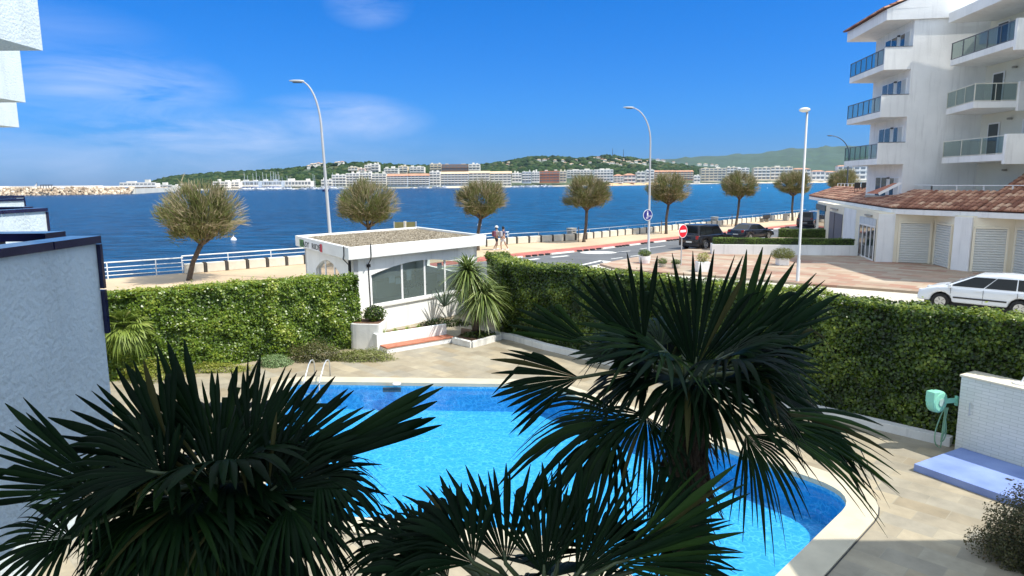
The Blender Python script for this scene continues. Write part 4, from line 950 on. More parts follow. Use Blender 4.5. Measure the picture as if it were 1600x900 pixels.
for i, (p, t) in enumerate(along(wl, 1.21)):
    o = root if i == 0 else copy_tree(root)
    o.location = (p.x, p.y, .10); o.rotation_euler = (0, 0, math.atan2(t.y, t.x))
def fence(name, line, z0, hs, step, m, label, rad=.022, cat='railing'):
    r_ = empty(name, (line[0][0], line[0][1], z0), label, cat); o0 = Vector(r_.location)
    for h in hs:
        b = MB(); b.tube([Vector((*p, z0+h))-o0 for p in line], rad if h < max(hs) else rad*1.6, 6); b.build('rail', m, r_)
    for p, t in along(line, step):
        b = MB(); b.tube([Vector((p.x, p.y, z0))-o0, Vector((p.x, p.y, z0+max(hs)))-o0], .03, 6); b.build('post', m, r_)
    return r_
fence('sea_railing', offs(SHORE[3:6], .25), .1, (.2, .42, .64, .92), 2.4, whitep, 'white four-bar railing by the water at the left of the promenade')
fence('sea_railing', offs(SHORE[5:9], -.15), .1, (.72, .98), 2.6, whitep, 'white two-bar railing behind the first sea wall blocks')
fence('sea_railing', offs(SHORE[8:14], -.25), .1, (.45, .80), 3.0, steel, 'thin grey railing along the water behind the long block wall', rad=.016)
lampw = mat('lamp_post_paint', (.43, .44, .45), .45, .05, 3)
def street_lamp(base, top_z, reach, az, label, m=lampw, r0=.095, lean=0.0):
    r_ = empty('street_lamp', base, label, 'street lamp', None if False else 'street lamps'); h = top_z-base[2]
    d = Vector((math.cos(az), math.sin(az), 0)); pts = [Vector((0,0,0)), Vector((0,0,.05))]
    Lx = Vector((lean, 0, 0)); n = 9; pts += [Vector((0,0,h*.5))+Lx*.5, Vector((0,0,h*.76))+Lx*.76]
    for k in range(1, n+1):
        a = k/n*PI*.47; pts.append(Lx*.76+Vector((0,0,h*.76))+Vector((0,0,1))*h*.24*math.sin(a)+d*reach*.85*(1-math.cos(a)))
    rr_ = [r0*1.5, r0, r0*.8, r0*.62]+[r0*.6-.003*k for k in range(n)]
    b = MB(); b.tube(pts, rr_, 10); b.build('pole', m, r_, smooth=True)
    e_ = pts[-1]; b = MB(); Mh = Matrix.Translation(e_) @ Matrix.Rotation(az, 4, 'Z')
    b.lathe([(0, -.12), (.10, -.1), (.13, .1), (.11, .4), (.05, .62), (0, .66)], (0,0,0), 12, Mh @ Matrix.Rotation(PI/2-.05, 4, 'Y') @ Matrix.Scale(.55, 4, (1,0,0)))
    b.build('lamp_head', m, r_, smooth=True)
    b = MB(); b.box(.0, .45, -.09, .09, -.078, -.055, Mh); b.build('lens', winm, r_)
    b = MB(); b.lathe([(.16, 0), (.16, .04), (.1, .06)], (0,0,0), 12); b.build('base_plate', steel, r_)
    return r_
zt1 = AT(482, 127, 36).z; street_lamp(Vector((-9.45, 35.9, 0)), zt1, 1.15, PI, 'tall curved street lamp rising behind the kiosk roof', lean=-.35)
street_lamp(Vector((10.05, 50.0, .12)), AT(985, 168, 50).z, 1.75, PI, 'tall curved street lamp with the round blue sign on its pole', lean=-.05)
street_lamp(Vector((46.2, 95.0, .1)), AT(1290, 212, 95).z, 3.3, PI, 'distant dark curved street lamp beside the apartment balconies', m=dsteel, r0=.12)
r_ = empty('street_lamp', G(1246, 443), 'straight street lamp with a round white lantern on top', 'street lamp', 'street lamps'); h = AT(1255, 172, r_.location.y).z
b = MB(); b.tube([(0,0,0), (0,0,.03), (0,0,1.2), (0,0,1.22), (0,0,h-.1)], [.14, .085, .085, .065, .05], 12); b.build('pole', lampw, r_, smooth=True)
b = MB(); b.lathe([(0, -.09), (.13, -.075), (.24, -.02), (.26, .015)], (-.13, 0, h-.02), 18); b.build('diffuser', mat('lamp_diffuser', (.75, .75, .7), .4), r_, smooth=True)
b = MB(); b.lathe([(.27, .015), (.26, .06), (.19, .11), (.08, .14), (0, .145)], (-.13, 0, h-.02), 18); b.build('lamp_cap', whitep, r_, smooth=True)
# blue round sign on the middle lamp
def disc(mb, c, r, y, n=28, sx=1.0):
    mb.add([Vector((c[0]+r*sx*math.cos(2*PI*k/n), y, c[1]+r*math.sin(2*PI*k/n))) for k in range(n)], [tuple(range(n))])
sg_ = empty('traffic_sign', AT(1012, 336, 49.8), 'round blue sign with white figures on the tall lamp pole', 'traffic sign', rz=R(24))
def plate(par, r, m, back=steel, y=-.0, name='sign_plate'):
    b = MB(); M = Matrix.Rotation(PI/2, 4, 'X'); b.lathe([(0, -.0), (r, 0), (r, .02), (0, .02)], (0,0,0), 30, M); return b.build(name, m, par)
plate(sg_, .40, whitep, name='white_rim'); b = MB(); disc(b, (0, 0), .365, -.024); b.build('blue_face', mat('sign_blue', (.02, .03, .22), .4), sg_)
b = MB()   # pedestrian and bicycle
disc(b, (-.02, .24), .045, -.028, 12); b.box(-.08, .03, -.032, -.027, .0, .18); b.box(-.08, -.045, -.032, -.027, -.12, .02); b.box(-.01, .025, -.032, -.027, -.12, .02); b.build('walker_symbol', whitep, sg_)
b = MB()
for cx in (.06, .25):
    for k in range(14): a = 2*PI*k/14; a2 = 2*PI*(k+1)/14; b.add([(cx+.075*math.cos(a), -.028, -.08+.075*math.sin(a)), (cx+.075*math.cos(a2), -.028, -.08+.075*math.sin(a2)), (cx+.05*math.cos(a2), -.028, -.08+.05*math.sin(a2)), (cx+.05*math.cos(a), -.028, -.08+.05*math.sin(a))], [(0,1,2,3)])
b.build('bicycle_symbol', whitep, sg_)
b = MB(); b.box(-.16, .02, -.032, -.027, -.24, -.18); b.build('plate_line', whitep, sg_)
# no-entry sign
ne = empty('traffic_sign', G(1064, 414, .12), 'round red no-entry sign with white bar on a white post', 'traffic sign', rz=R(38)); zc = AT(1067, 361, ne.location.y).z-.12
b = MB(); b.tube([(0,0,0), (0,0,zc+.3)], .035, 8); b.build('post', lampw, ne)
Mx_ = Matrix.Translation((0, -.06, zc))
b = MB(); b.lathe([(0, 0), (.41, 0), (.41, .02), (0, .02)], (0,0,0), 32, Mx_ @ Matrix.Rotation(PI/2, 4, 'X')); b.build('sign_plate', whitep, ne)
b = MB(); disc(b, (0, zc), .375, -.085, 32); b.build('red_face', mat('sign_red_face', (.62, .012, .03), .4), ne)
b = MB(); b.box(-.27, .27, -.095, -.086, zc-.07, zc+.07); b.build('white_bar', whitep, ne)
# planters on the plaza
def tub(loc, r, h, label, square=False, m=whitep):
    r_ = empty('flower_tub', loc, label, 'planter'); b = MB()
    if square: b.box(-r*.85, r*.85, -r*.85, r*.85, 0, h); b.build('tub', m, r_, bevel=.02)
    else: b.lathe([(0, 0), (r*.88, 0), (r, h*.5), (r, h), (r*.9, h), (r*.9, h-.05), (0, h-.05)], (0,0,0), 22); b.build('tub', m, r_)
    b = MB(); b.lathe([(0, 0), (r*.82, 0), (0, .01)], (0,0,h-.045), 16); b.build('soil', soil, r_); return r_
leafg = leafmat('shrub_leaves', [(0, (.05, .09, .02)), (.5, (.12, .18, .035)), (1, (.24, .28, .07))], .25, .5)
A = G(1007, 411, .12); tub(A, .36, .46, 'round white tub at the foot of the lamp with the blue sign'); bush('shrub', A+Vector((0, 0, .42)), (.42, .4, .22), 900, .07, leafg, 'low green plant in the round white tub by the lamp')
A = G(1035, 417, .12); tub(A, .2, .22, 'smallest grey plant pot, left of the no-entry sign', m=concrete); bush('shrub', A+Vector((0, 0, .15)), (.32, .3, .2), 600, .06, leafg, 'loose green plant in the smallest grey pot')
A = G(1056, 419, .12); tub(A, .24, .26, 'small grey plant pot touching the no-entry post', m=concrete); bush('shrub', A+Vector((0, 0, .22)), (.3, .28, .16), 600, .06, leafg, 'flat green plant in the pot at the no-entry post')
A = G(1098, 424, .12); tub(A, .42, .55, 'square white tub with yellowish plant behind the palm fans', True); bush('shrub', A+Vector((0, 0, .5)), (.4, .4, .3), 700, .07, leafmat('yellow_shrub', [(0, (.2, .2, .05)), (1, (.45, .42, .12))], .2, .5), 'yellowish straggly plant in the square white tub')
A = G(1222, 414, .12); tub(A, .36, .42, 'white square tub under the clipped ball bush', True); bush('shrub', A+Vector((0, 0, .30)), (.72, .68, .38), 3200, .06, leafmat('ball_bush', [(0, (.05, .07, .015)), (.5, (.16, .18, .03)), (1, (.30, .30, .07))], .25, .5), 'wide clipped ball bush in a white tub beside the round-headed lamp', lump=.06)
# litter bins and benches along the sea wall
binm = mat('grey_litter_bin', (.33, .31, .27), .7, .15, 4)
bins = [((893, 372), 'grey litter bin beside the tamarisk with the round shadow'), ((1116, 351), 'grey litter bin at the sea wall above the black off-roader'), ((1228, 345), 'grey litter bin left of the trunk near the tall round-headed lamp'), ((1272, 340), 'farthest grey litter bin at the sea wall beside the shop corner')]
for i, (p, lab) in enumerate(bins):
    r_ = empty('litter_bin', G(*p, .1), lab, 'litter bin', 'litter bins'); b = MB(); b.box(-.36, .36, -.3, .3, .06, .86); b.build('bin_body', binm, r_, bevel=.04)
    b = MB(); b.box(-.39, .39, -.33, .33, .862, .92); b.build('bin_lid', concrete, r_, bevel=.02); b = MB(); b.box(-.2, .2, -.315, -.302, .62, .76); b.build('bin_opening', black, r_)
    r_.rotation_euler = (0, 0, .8)
r_ = empty('bench', G(1194, 347, .1), 'dark promenade bench facing the sea behind the black saloon', 'bench', rz=.85)
for z, y0, y1 in ((.42, -.25, .2), ): b = MB(); b.box(-1.1, 1.1, y0, y1, z, z+.06); b.build('seat', black, r_)
b = MB(); b.box(-1.1, 1.1, -.3, -.25, .5, .9); b.build('backrest', black, r_)
for sx in (-.8, .8): b = MB(); b.box(sx-.05, sx+.05, -.25, .2, 0, .42); b.build('leg', binm, r_)
# olive two-panel board behind the kiosk roof
r_ = empty('notice_board', (-7.3, 43.6, .0), 'olive green board of two panels behind the kiosk roof', 'notice board', rz=R(4))
zz0 = AT(620, 360, 43.6).z; zz1 = AT(620, 347, 43.6).z
for x0, x1 in ((-.15, .42), (.6, 1.15)): b = MB(); b.box(x0, x1, -.04, .04, zz0-.4, zz1); b.build('panel', mat('olive_board', (.17, .16, .06), .7, .15, 3), r_)
for x0 in (-.2, .46, 1.18): b = MB(); b.box(x0, x0+.06, -.05, .05, 0, zz1+.03); b.build('post', lampw, r_)
b = MB(); b.box(.43, .6, -.045, .045, zz0-.2, zz1+.05); b.build('panel', offwhite, r_)
# ---------------------------------------------------------------- vehicles
tyre = mat('tyre', (.015, .015, .015), .85, .2, 10); rimm = mat('alloy_rim', (.5, .51, .52), .3, .05, 5, metal=.8)
def paint(name, c, rough=.25): m = mat(name, c, rough, .03, 1, coat=.35); return m
redl = mat('tail_light', (.35, .01, .015), .2); plat = mat('number_plate', (.75, .75, .7), .5); trim = mat('black_trim', (.02, .02, .022), .55)
def car(name, loc, heading, L_, Wd, H_, prof, roof, wheels, wr, pm, label, cat, estate=False):
    """prof = lower-body outline [(x,z)..] from rear to front; roof = (xr0, xr1, xf1, xf0) greenhouse base rear, top rear, top front, base front"""
    r_ = empty(name, loc, label, cat, rz=heading); w = Wd/2
    out = []
    # underside with wheel arches
    zb = .28; out.append((prof[0][0], zb+.05))
    for wx in wheels:
        ar = wr+.07; 
        for k in range(9):
            a = PI-PI*k/8; out.append((wx+ar*math.cos(a), max(zb, wr+ar*math.sin(a)*1.0)))
    out.append((prof[-1][0], zb+.05)); lower = out
    poly = lower+prof[::-1]
    b = MB(); n = len(poly)
    ys = [-w+.07, -w+.0, w-.0, w-.07]
    vs = []
    belt = max(p[1] for p in prof)
    for yi, y in enumerate((-w, w)):
        for (x, z) in poly:
            k = 1.0-.05*max(0, (z-.6)/(belt-.5)); xx = x
            vs.append((xx, y*k, z))
    fs = [tuple(range(n))[::-1], tuple(range(n, 2*n))]+[(i, (i+1) % n, (i+1) % n+n, i+n) for i in range(n)]
    b.add(vs, fs); body = b.build('body', pm, r_, bevel=.07, smooth=True)
    bz = roof[4]; x0, x1, x2, x3 = roof[:4]; wb = w*.93; wt = w*.76
    def gh(mb, e=0.0):
        base = [(x0-e, -wb-e, bz-.02), (x3+e, -wb-e, bz-.02), (x3+e, wb+e, bz-.02), (x0-e, wb+e, bz-.02)]; top = [(x1, -wt, H_), (x2, -wt, H_-.02), (x2, wt, H_-.02), (x1, wt, H_)]
        return base, top
    b = MB(); base, top = gh(b); mid = [Vector(top[0]).lerp(Vector(top[1]), .5)+Vector((0,0,.045)), Vector(top[3]).lerp(Vector(top[2]), .5)+Vector((0,0,.045))]
    b.add(base+top+[tuple(m_) for m_ in mid], [(0,1,5,8,4), (1,2,6,5), (2,3,7,9,6), (3,0,4,7), (4,8,9,7), (8,5,6,9)]); b.build('cabin', pm, r_, bevel=.06, smooth=True)
    B4 = [Vector(v) for v in base]; T4 = [Vector(v) for v in top]
    def pane(name, a, c, d, e_, off, m=carglass, par=r_):
        nn = (c-a).cross(e_-a).normalized(); ctr = (a+c+d+e_)/4
        if nn.dot(ctr-Vector((ctr.x*.4, 0, bz))) < 0: nn = -nn
        q = [v+nn*off for v in (a, c, d, e_)]; q2 = [v-nn*.01 for v in (a, c, d, e_)]
        mb_ = MB(); mb_.add(q+q2, [(0,1,2,3), (4,7,6,5), (0,4,5,1), (1,5,6,2), (2,6,7,3), (3,7,4,0)]); return mb_.build(name, m, par)
    def P(i, j, s, t): # bilinear on side face
        return B4[i].lerp(B4[j], s).lerp(T4[i].lerp(T4[j], s), t)
    for (i, j) in ((0, 1), (3, 2)):
        cuts = [(.04, .245), (.26, .575), (.59, .95)] if estate else [(.03, .13), (.16, .52), (.55, .95)]
        for k_, (a, c) in enumerate(cuts):
            a0 = a; c0 = c; at = a; ct = c
            pane('side_window', P(i, j, a0, .10), P(i, j, c0, .10), P(i, j, ct, .86), P(i, j, at, .86), .014)
    pane('windscreen', P(1, 2, .07, .10), P(1, 2, .93, .10), P(1, 2, .9, .9), P(1, 2, .1, .9), .014)
    pane('rear_window', P(0, 3, .1, .25 if estate else .15), P(0, 3, .9, .25 if estate else .15), P(0, 3, .88, .88), P(0, 3, .12, .88), .014)
    for wx in wheels:
        for sy in (-1, 1):
            M = Matrix.Translation((wx, sy*(w-.11), wr)) @ Matrix.Rotation(PI/2, 4, 'X')
            b = MB(); b.lathe([(wr*.55, -.11), (wr*.9, -.115), (wr, -.08), (wr, .08), (wr*.9, .115), (wr*.55, .11)], (0,0,0), 26, M); wh = b.build('wheel', tyre, r_, smooth=True)
            b = MB(); yf = sy*(w+.0)
            b.lathe([(0, .07), (wr*.16, .075), (wr*.18, .05), (wr*.5, .04), (wr*.6, .09), (wr*.64, .09), (wr*.64, -.05), (0, -.05)] if True else [], (0,0,0), 22, Matrix.Translation((wx, sy*(w-.11), wr)) @ Matrix.Rotation(PI/2*(-sy), 4, 'X')); ri = b.build('rim', rimm, wh)
            b = MB()
            for k in range(5):
                a = 2*PI*k/5; c_ = Vector((wx, sy*(w+.012), wr))+Vector((math.cos(a), 0, math.sin(a)))*wr*.2; b.beam(c_, c_+Vector((math.cos(a), 0, math.sin(a)))*wr*.34, .012, wr*.16, up=Vector((0,1,0)))
            b.build('spokes', tyre, wh); b = MB(); b.lathe([(0, 0), (wr*.62, 0), (wr*.62, .012), (0, .012)], (0,0,0), 22, Matrix.Translation((wx, sy*(w+.004)+.006, wr)) @ Matrix.Rotation(PI/2, 4, 'X')); b.build('hub_cap', rimm, wh)
    xr = prof[0][0]; xf = prof[-1][0]
    for sy in (-1, 1):
        b = MB(); b.box(xr-.015, xr+.12, sy*(w-.23)-.12, sy*(w-.23)+.12+.0, .72*belt, .96*belt); b.build('tail_light', redl, r_, bevel=.02)
        b = MB(); b.box(xf-.22, xf-.02, sy*(w-.26)-.14, sy*(w-.26)+.14, .60*belt, .76*belt); b.build('headlight', mat('headlight', (.7, .72, .75), .1) if 'headlight' not in MATS else MATS['headlight'], r_, bevel=.02)
        mxx = x3-(x3-x2)*.28; b = MB(); b.box(mxx-.07, mxx+.07, sy*(w+.0), sy*(w+.17), bz-.02, bz+.13); b.build('mirror', pm, r_, bevel=.03)
        for dx_ in (x0+(x3-x0)*.30, x0+(x3-x0)*.62):
            b = MB(); b.box(dx_-.1, dx_+.1, sy*(w-.02), sy*(w+.012), belt*.86, belt*.86+.035); b.build('door_handle', pm, r_)
        for dx_ in (x0+(x3-x0)*.24, x0+(x3-x0)*.57, x0+(x3-x0)*.90):
            b = MB(); b.box(dx_-.006, dx_+.006, sy*(w*.985), sy*(w+.004), .38, belt*.93); b.build('door_seam', trim, r_)
        b = MB(); b.box(wheels[0]+wr+.1, wheels[1]-wr-.12, sy*(w-.01), sy*(w+.02), .50, .56); b.build('side_strip', trim, r_)
    b = MB(); b.box(xr-.02, xr+.03, -.26, .26, .55, .67); b.build('number_plate', plat, r_)
    b = MB(); b.box(xr-.03, xr+.1, -w+.06, w-.06, .3, .45); b.build('rear_bumper', trim, r_, bevel=.02)
    b = MB(); b.box(xr+.25, xf-.25, -w+.14, w-.14, .2, .62); b.build('underbody', black, r_)
    return r_
whitecar = paint('silver_white_paint', (.66, .70, .75), .25); blackcar = paint('black_paint', (.008, .008, .010), .15); navycar = paint('blue_black_paint', (.008, .010, .018), .15)
hd = math.atan2(.71, -.70)
car('estate_car', Vector((18.85, 26.9, 0)), hd, 4.4, 1.74, 1.47,
    [(-2.12, .45), (-2.15, .62), (-2.12, .88), (-2.0, .97), (-1.0, .96), (.2, .95), (1.1, .95), (1.45, .91), (1.78, .84), (2.0, .73), (2.12, .60), (2.15, .45)], (-2.02, -1.62, .15, 1.30, .94), (-1.32, 1.30), .315, whitecar, 'silver white estate car parked behind the long ivy hedge', 'car', True)
h2_ = math.atan2(.62, .78)
car('off_road_car', Vector((15.25, 53.3, .008)), h2_, 4.6, 1.92, 1.88,
    [(-2.25, .5), (-2.27, .8), (-2.22, 1.08), (-2.1, 1.13), (0, 1.13), (1.0, 1.12), (1.4, 1.1), (2.0, 1.05), (2.2, .9), (2.25, .55)], (-2.15, -2.0, .35, 1.0, 1.1), (-1.42, 1.42), .39, blackcar, 'black boxy off-road car seen from behind beyond the no-entry sign', 'car', True)
car('saloon_car', Vector((21.3, 60.8, .008)), math.atan2(.60, .80), 4.6, 1.8, 1.42,
    [(-2.25, .45), (-2.28, .7), (-2.2, .98), (-1.6, 1.0), (0, .95), (1.0, .92), (1.6, .84), (2.1, .7), (2.25, .5)], (-1.75, -.95, .25, 1.15, .93), (-1.35, 1.4), .32, navycar, 'low black saloon car parked in front of the black off-road car', 'car')
car('hatchback_car', Vector((33.2, 76.3, .008)), math.atan2(.80, .60), 4.0, 1.8, 1.75,
    [(-2.0, .45), (-2.05, .8), (-2.0, 1.05), (-1.9, 1.1), (0, 1.08), (1.0, 1.05), (1.7, .9), (2.0, .6)], (-1.95, -1.7, .2, 1.0, 1.05), (-1.25, 1.25), .33, navycar, 'dark car seen from behind at the left corner of the shops', 'car', True)
# ---------------------------------------------------------------- two walkers
def skinned(name, verts, edges, radii, m, parent, root=0, sub=1):
    me = bpy.data.meshes.new(name); me.from_pydata([tuple(v) for v in verts], edges, []); me.materials.append(m)
    o = bpy.data.objects.new(name, me); COL.objects.link(o); o.parent = parent
    sk = o.modifiers.new('Skin', 'SKIN'); sk.use_smooth_shade = True
    if not me.skin_vertices: me.skin_vertices.new() if hasattr(me.skin_vertices, 'new') else None
    for i, d in enumerate(me.skin_vertices[0].data): d.radius = (radii[i], radii[i]); d.use_root = (i == root)
    sb_ = o.modifiers.new('Sub', 'SUBSURF'); sb_.levels = sub; sb_.render_levels = sub
    return o
skin = mat('skin', (.42, .25, .17), .6, .05, 5)
def person(loc, rz, label, phase, shirt, shorts, hat, bag, hairc):
    r_ = empty('person', loc, label, 'person', rz=rz)   # faces +x
    s = phase
    V = [(0,0,.92), (0,0,1.12), (.0,0,1.36), (.0,0,1.48), (.02,0,1.56), (.03,0,1.66), (.02,0,1.74),
         (0,.09,.88), (.16*s,.10,.50), (.06*s-.06,.10,.09), (.06*s+.10,.10,.04),
         (0,-.09,.88), (-.10*s,-.10,.49), (-.36*s,-.10,.14), (-.30*s+.02,-.10,.04),
         (0,.19,1.40), (-.10*s,.23,1.14), (.04*s,.24,.92), (.07*s,.24,.86),
         (0,-.19,1.40), (.10*s,-.23,1.14), (.26*s,-.24,.96), (.31*s,-.24,.92)]
    E_ = [(0,1),(1,2),(2,3),(3,4),(4,5),(5,6),(0,7),(7,8),(8,9),(9,10),(0,11),(11,12),(12,13),(13,14),(2,15),(15,16),(16,17),(17,18),(2,19),(19,20),(20,21),(21,22)]
    Rd = [.13,.12,.13,.06,.06,.095,.07, .085,.06,.04,.035, .085,.06,.04,.035, .055,.042,.03,.03, .055,.042,.03,.03]
    for hi, sgn_ in ((18, 1), (22, -1)):
        base = Vector(V[hi])
        for f_ in range(4):
            i = len(V); V.append(tuple(base+Vector(((f_-1.5)*.018, 0, -.05)))); V.append(tuple(base+Vector(((f_-1.5)*.022+.015, 0, -.095+.006*abs(f_-1.5))))); E_ += [(hi, i), (i, i+1)]; Rd += [.010, .008]
        i = len(V); V.append(tuple(base+Vector((.035, -.01*sgn_, -.02)))); V.append(tuple(base+Vector((.05, -.012*sgn_, -.06)))); E_ += [(hi, i), (i, i+1)]; Rd += [.011, .009]
    skinned('body', V, E_, Rd, skin, r_)
    skinned('shirt', [(0,0,.98), (0,0,1.15), (0,0,1.36), (0,0,1.44), (0,.19,1.40), (-.06*s,.22,1.22), (0,-.19,1.40), (.06*s,-.22,1.22)], [(0,1),(1,2),(2,3),(2,4),(4,5),(2,6),(6,7)], [.155,.15,.155,.09,.075,.065,.075,.065], shirt, r_)
    skinned('shorts', [(0,0,.98), (0,0,.90), (0,.09,.86), (.13*s,.10,.58), (0,-.09,.86), (-.08*s,-.10,.58)], [(0,1),(1,2),(2,3),(1,4),(4,5)], [.15,.15,.11,.09,.11,.09], shorts, r_)
    b = MB(); b.lathe([(0, .11), (.06, .10), (.10, .05), (.105, -.01), (.10, -.06), (.07, -.10)], (-.0, 0, 1.70), 14); b.build('hair', hairc, r_, smooth=True)
    for sy in (-1, 1):
        b = MB(); b.lathe([(0,-.012), (.012,0), (0,.012)], (.115, sy*.035, 1.665), 8); b.build('eye', black, r_)
    b = MB(); b.add([(.115, -.012, 1.64), (.115, .012, 1.64), (.118, 0, 1.68), (.145, 0, 1.635)], [(0,1,3), (1,2,3), (2,0,3)]); b.build('nose', skin, r_)
    if hat: b = MB(); b.lathe([(0, .13), (.07, .12), (.115, .06), (.12, .02), (.17, .0), (.17, -.01), (0, -.01)], (0.01, 0, 1.72), 16); b.build('hat', hat, r_, smooth=True)
    if bag: b = MB(); b.box(-.36, -.14, -.15, .15, 1.02, 1.44); b.build('backpack', bag, r_, bevel=.06)
    for i, x in ((0, V[10]), (1, V[14])): b = MB(); b.box(x[0]-.14, x[0]+.12, x[1]-.05, x[1]+.05, 0, .07); b.build('shoe', whitep, r_, bevel=.02)
    return r_
cl = lambda n, c: mat(n, c, .8, .1, 8)
p1 = G(776, 390, .1); person(p1, R(40), 'walker in pale shirt, dark shorts and white hat with a dark red backpack', 1, cl('pale_shirt', (.6, .55, .55)), cl('dark_shorts', (.03, .03, .05)), whitep, cl('maroon_pack', (.16, .05, .09)), cl('brown_hair', (.05, .03, .02)))
p2 = G(786.5, 390.5, .1); person(p2, R(40), 'dark-haired walker in striped top and pale shorts with a bag, to the right', -1, cl('navy_top', (.12, .12, .22)), cl('pale_shorts', (.6, .6, .62)), None, cl('grey_bag', (.35, .36, .4)), cl('black_hair', (.01, .01, .01)))
# ---------------------------------------------------------------- garden plants near the kiosk
def strap_plant(name, loc, heads, n, Ln, w, leaf, label, cat, up=.3, sag=.9, trunk_m=bark, group=None):
    r_ = empty(name, loc, label, cat, group)
    if any(h[2] > .25 for h in heads):
        b = MB()
        for h in heads: b.tube([(0,0,0), (h[0]*.4, h[1]*.4, h[2]*.5), h], [.11, .08, .06], 8)
        b.build('trunk', trunk_m, r_, smooth=True)
    for h in heads:
        d = unit(rng.normal(0, 1, (n, 3))+np.array([0, 0, up])); d[:, 2] = np.maximum(d[:, 2], -.45)
        L2 = Ln*rng.uniform(.7, 1.1, n); seg = 5; s = unit(np.cross(d, np.array([0, 0, 1.])+rng.normal(0, .15, (n, 3))))
        pts = []
        for k in range(seg+1):
            u = k/seg; c = d*(L2*u)[:, None]+np.array([0, 0, -1])*(sag*L2*u**2.2*.5)[:, None]; ww = w*(.55+.9*u-1.42*u**2.2 if u < 1 else .04)*.5
            pts += [c-s*ww, c+s*ww]
        V = np.stack(pts, 1).reshape(-1, 3)+np.array(h); m = 2*(seg+1); base = np.arange(n)[:, None]*m
        Q = np.concatenate([base+np.array([2*k, 2*k+1, 2*k+3, 2*k+2]) for k in range(seg)], 0)
        npmesh('foliage', V, Q, leaf, r_, rnd=np.tile(rng.random(n), seg))
    return r_
strapm = leafmat('strap_leaves', [(0, (.06, .10, .02)), (.5, (.16, .22, .05)), (1, (.36, .42, .16))], .25, .35, .5)
agavem = leafmat('agave_leaves', [(0, (.05, .08, .06)), (1, (.12, .17, .12))], .1, .4, .5)
dl = G(742, 533, DECK)+Vector((0, .35, .1))
strap_plant('cordyline', dl, [(-.25, 0, 2.65), (.35, -.2, 1.75), (-.15, .35, 2.2), (.25, .1, 1.5)], 330, 1.32, .075, strapm, 'tall spiky plant with long pale green strap leaves beside the kiosk window', 'plant')
strap_plant('agave', K(5.0, -.25, -.35)+O_-KO, [(0, 0, .0)], 42, 1.15, .09, agavem, 'upright grey-green sword-leaved plant under the kiosk window', 'plant', up=1.5, sag=.1)
strap_plant('agave', K(6.0, -.2, -.35)+O_-KO, [(0, 0, .0)], 30, .9, .08, agavem, 'smaller sword-leaved plant beside the spiky plant', 'plant', up=1.5, sag=.1)
for i, (u, lab) in enumerate(((.35, 'nearest small yellow-green tuft in the window planter bed'), (.8, 'second small yellow-green tuft from the left in the planter bed'), (1.3, 'third small yellow-green tuft from the left in the planter bed'), (1.8, 'fourth small yellow-green tuft from the left, next to the ground cover'))):
    strap_plant('grass_tuft', A0+ub*(u*1.0)+vb*.85+Vector((0, 0, .55)), [(0, 0, 0)], 60, .30, .03, leafmat('tuft', [(0, (.12, .2, .02)), (1, (.35, .42, .05))], .2) if 'tuft' not in MATS else MATS['tuft'], lab, 'plant', up=.8, sag=.6)
bush('ground_cover', A0+ub*3.0+vb*.85+Vector((0, 0, .52)), (1.1, .35, .32), 1800, .07, hl, 'dark leafy ground cover filling the right half of the planter bed', 'plant', ground=True, stem=False)
bush('ground_cover', G(748, 533, DECK)+Vector((0, .2, .12)), (.75, .45, .28), 1300, .07, hl, 'low leafy ground cover round the foot of the spiky plant', 'plant', ground=True, stem=False)
# shrubs at the foot of the left hedge
bush('shrub', G(430, 570, DECK), (.62, .5, .38), 3200, .05, leafmat('silver_green', [(0, (.10, .17, .06)), (1, (.28, .38, .16))], .2), 'small bright green mound at the foot of the left hedge', ground=True, lump=.1)
bush('shrub', G(488, 566, DECK)+Vector((0, .35, 0)), (.95, .55, .72), 4200, .06, leafmat('brownish_green', [(0, (.05, .06, .02)), (.6, (.13, .13, .04)), (1, (.24, .16, .10))], .2), 'brownish green shrub in front of the left hedge behind the pool ladder', ground=True, lump=.35)
bush('shrub', G(560, 566, DECK)+Vector((0, .4, 0)), (1.25, .5, .42), 5200, .05, leafmat('speckled_shrub', [(0, (.09, .11, .02)), (.6, (.20, .23, .05)), (1, (.55, .52, .28))], .2), 'wide low speckled shrub below the tall white planter', ground=True, lump=.3)
gcov = leafmat('yellow_ground_cover', [(0, (.13, .16, .02)), (.6, (.25, .28, .04)), (1, (.45, .35, .10))], .2)
bush('ground_cover', G(330, 583, DECK)+Vector((-.3, .3, 0)), (1.6, .45, .25), 4500, .05, gcov, 'yellow-green ground cover along the foot of the left hedge', 'plant', ground=True, lump=.4, stem=False)
bush('shrub', G(235, 590, DECK)+Vector((0, 0, 0)), (1.0, .7, .55), 3200, .06, gcov, 'yellow-green shrub at the foot of the small fan palm', ground=True, lump=.4)
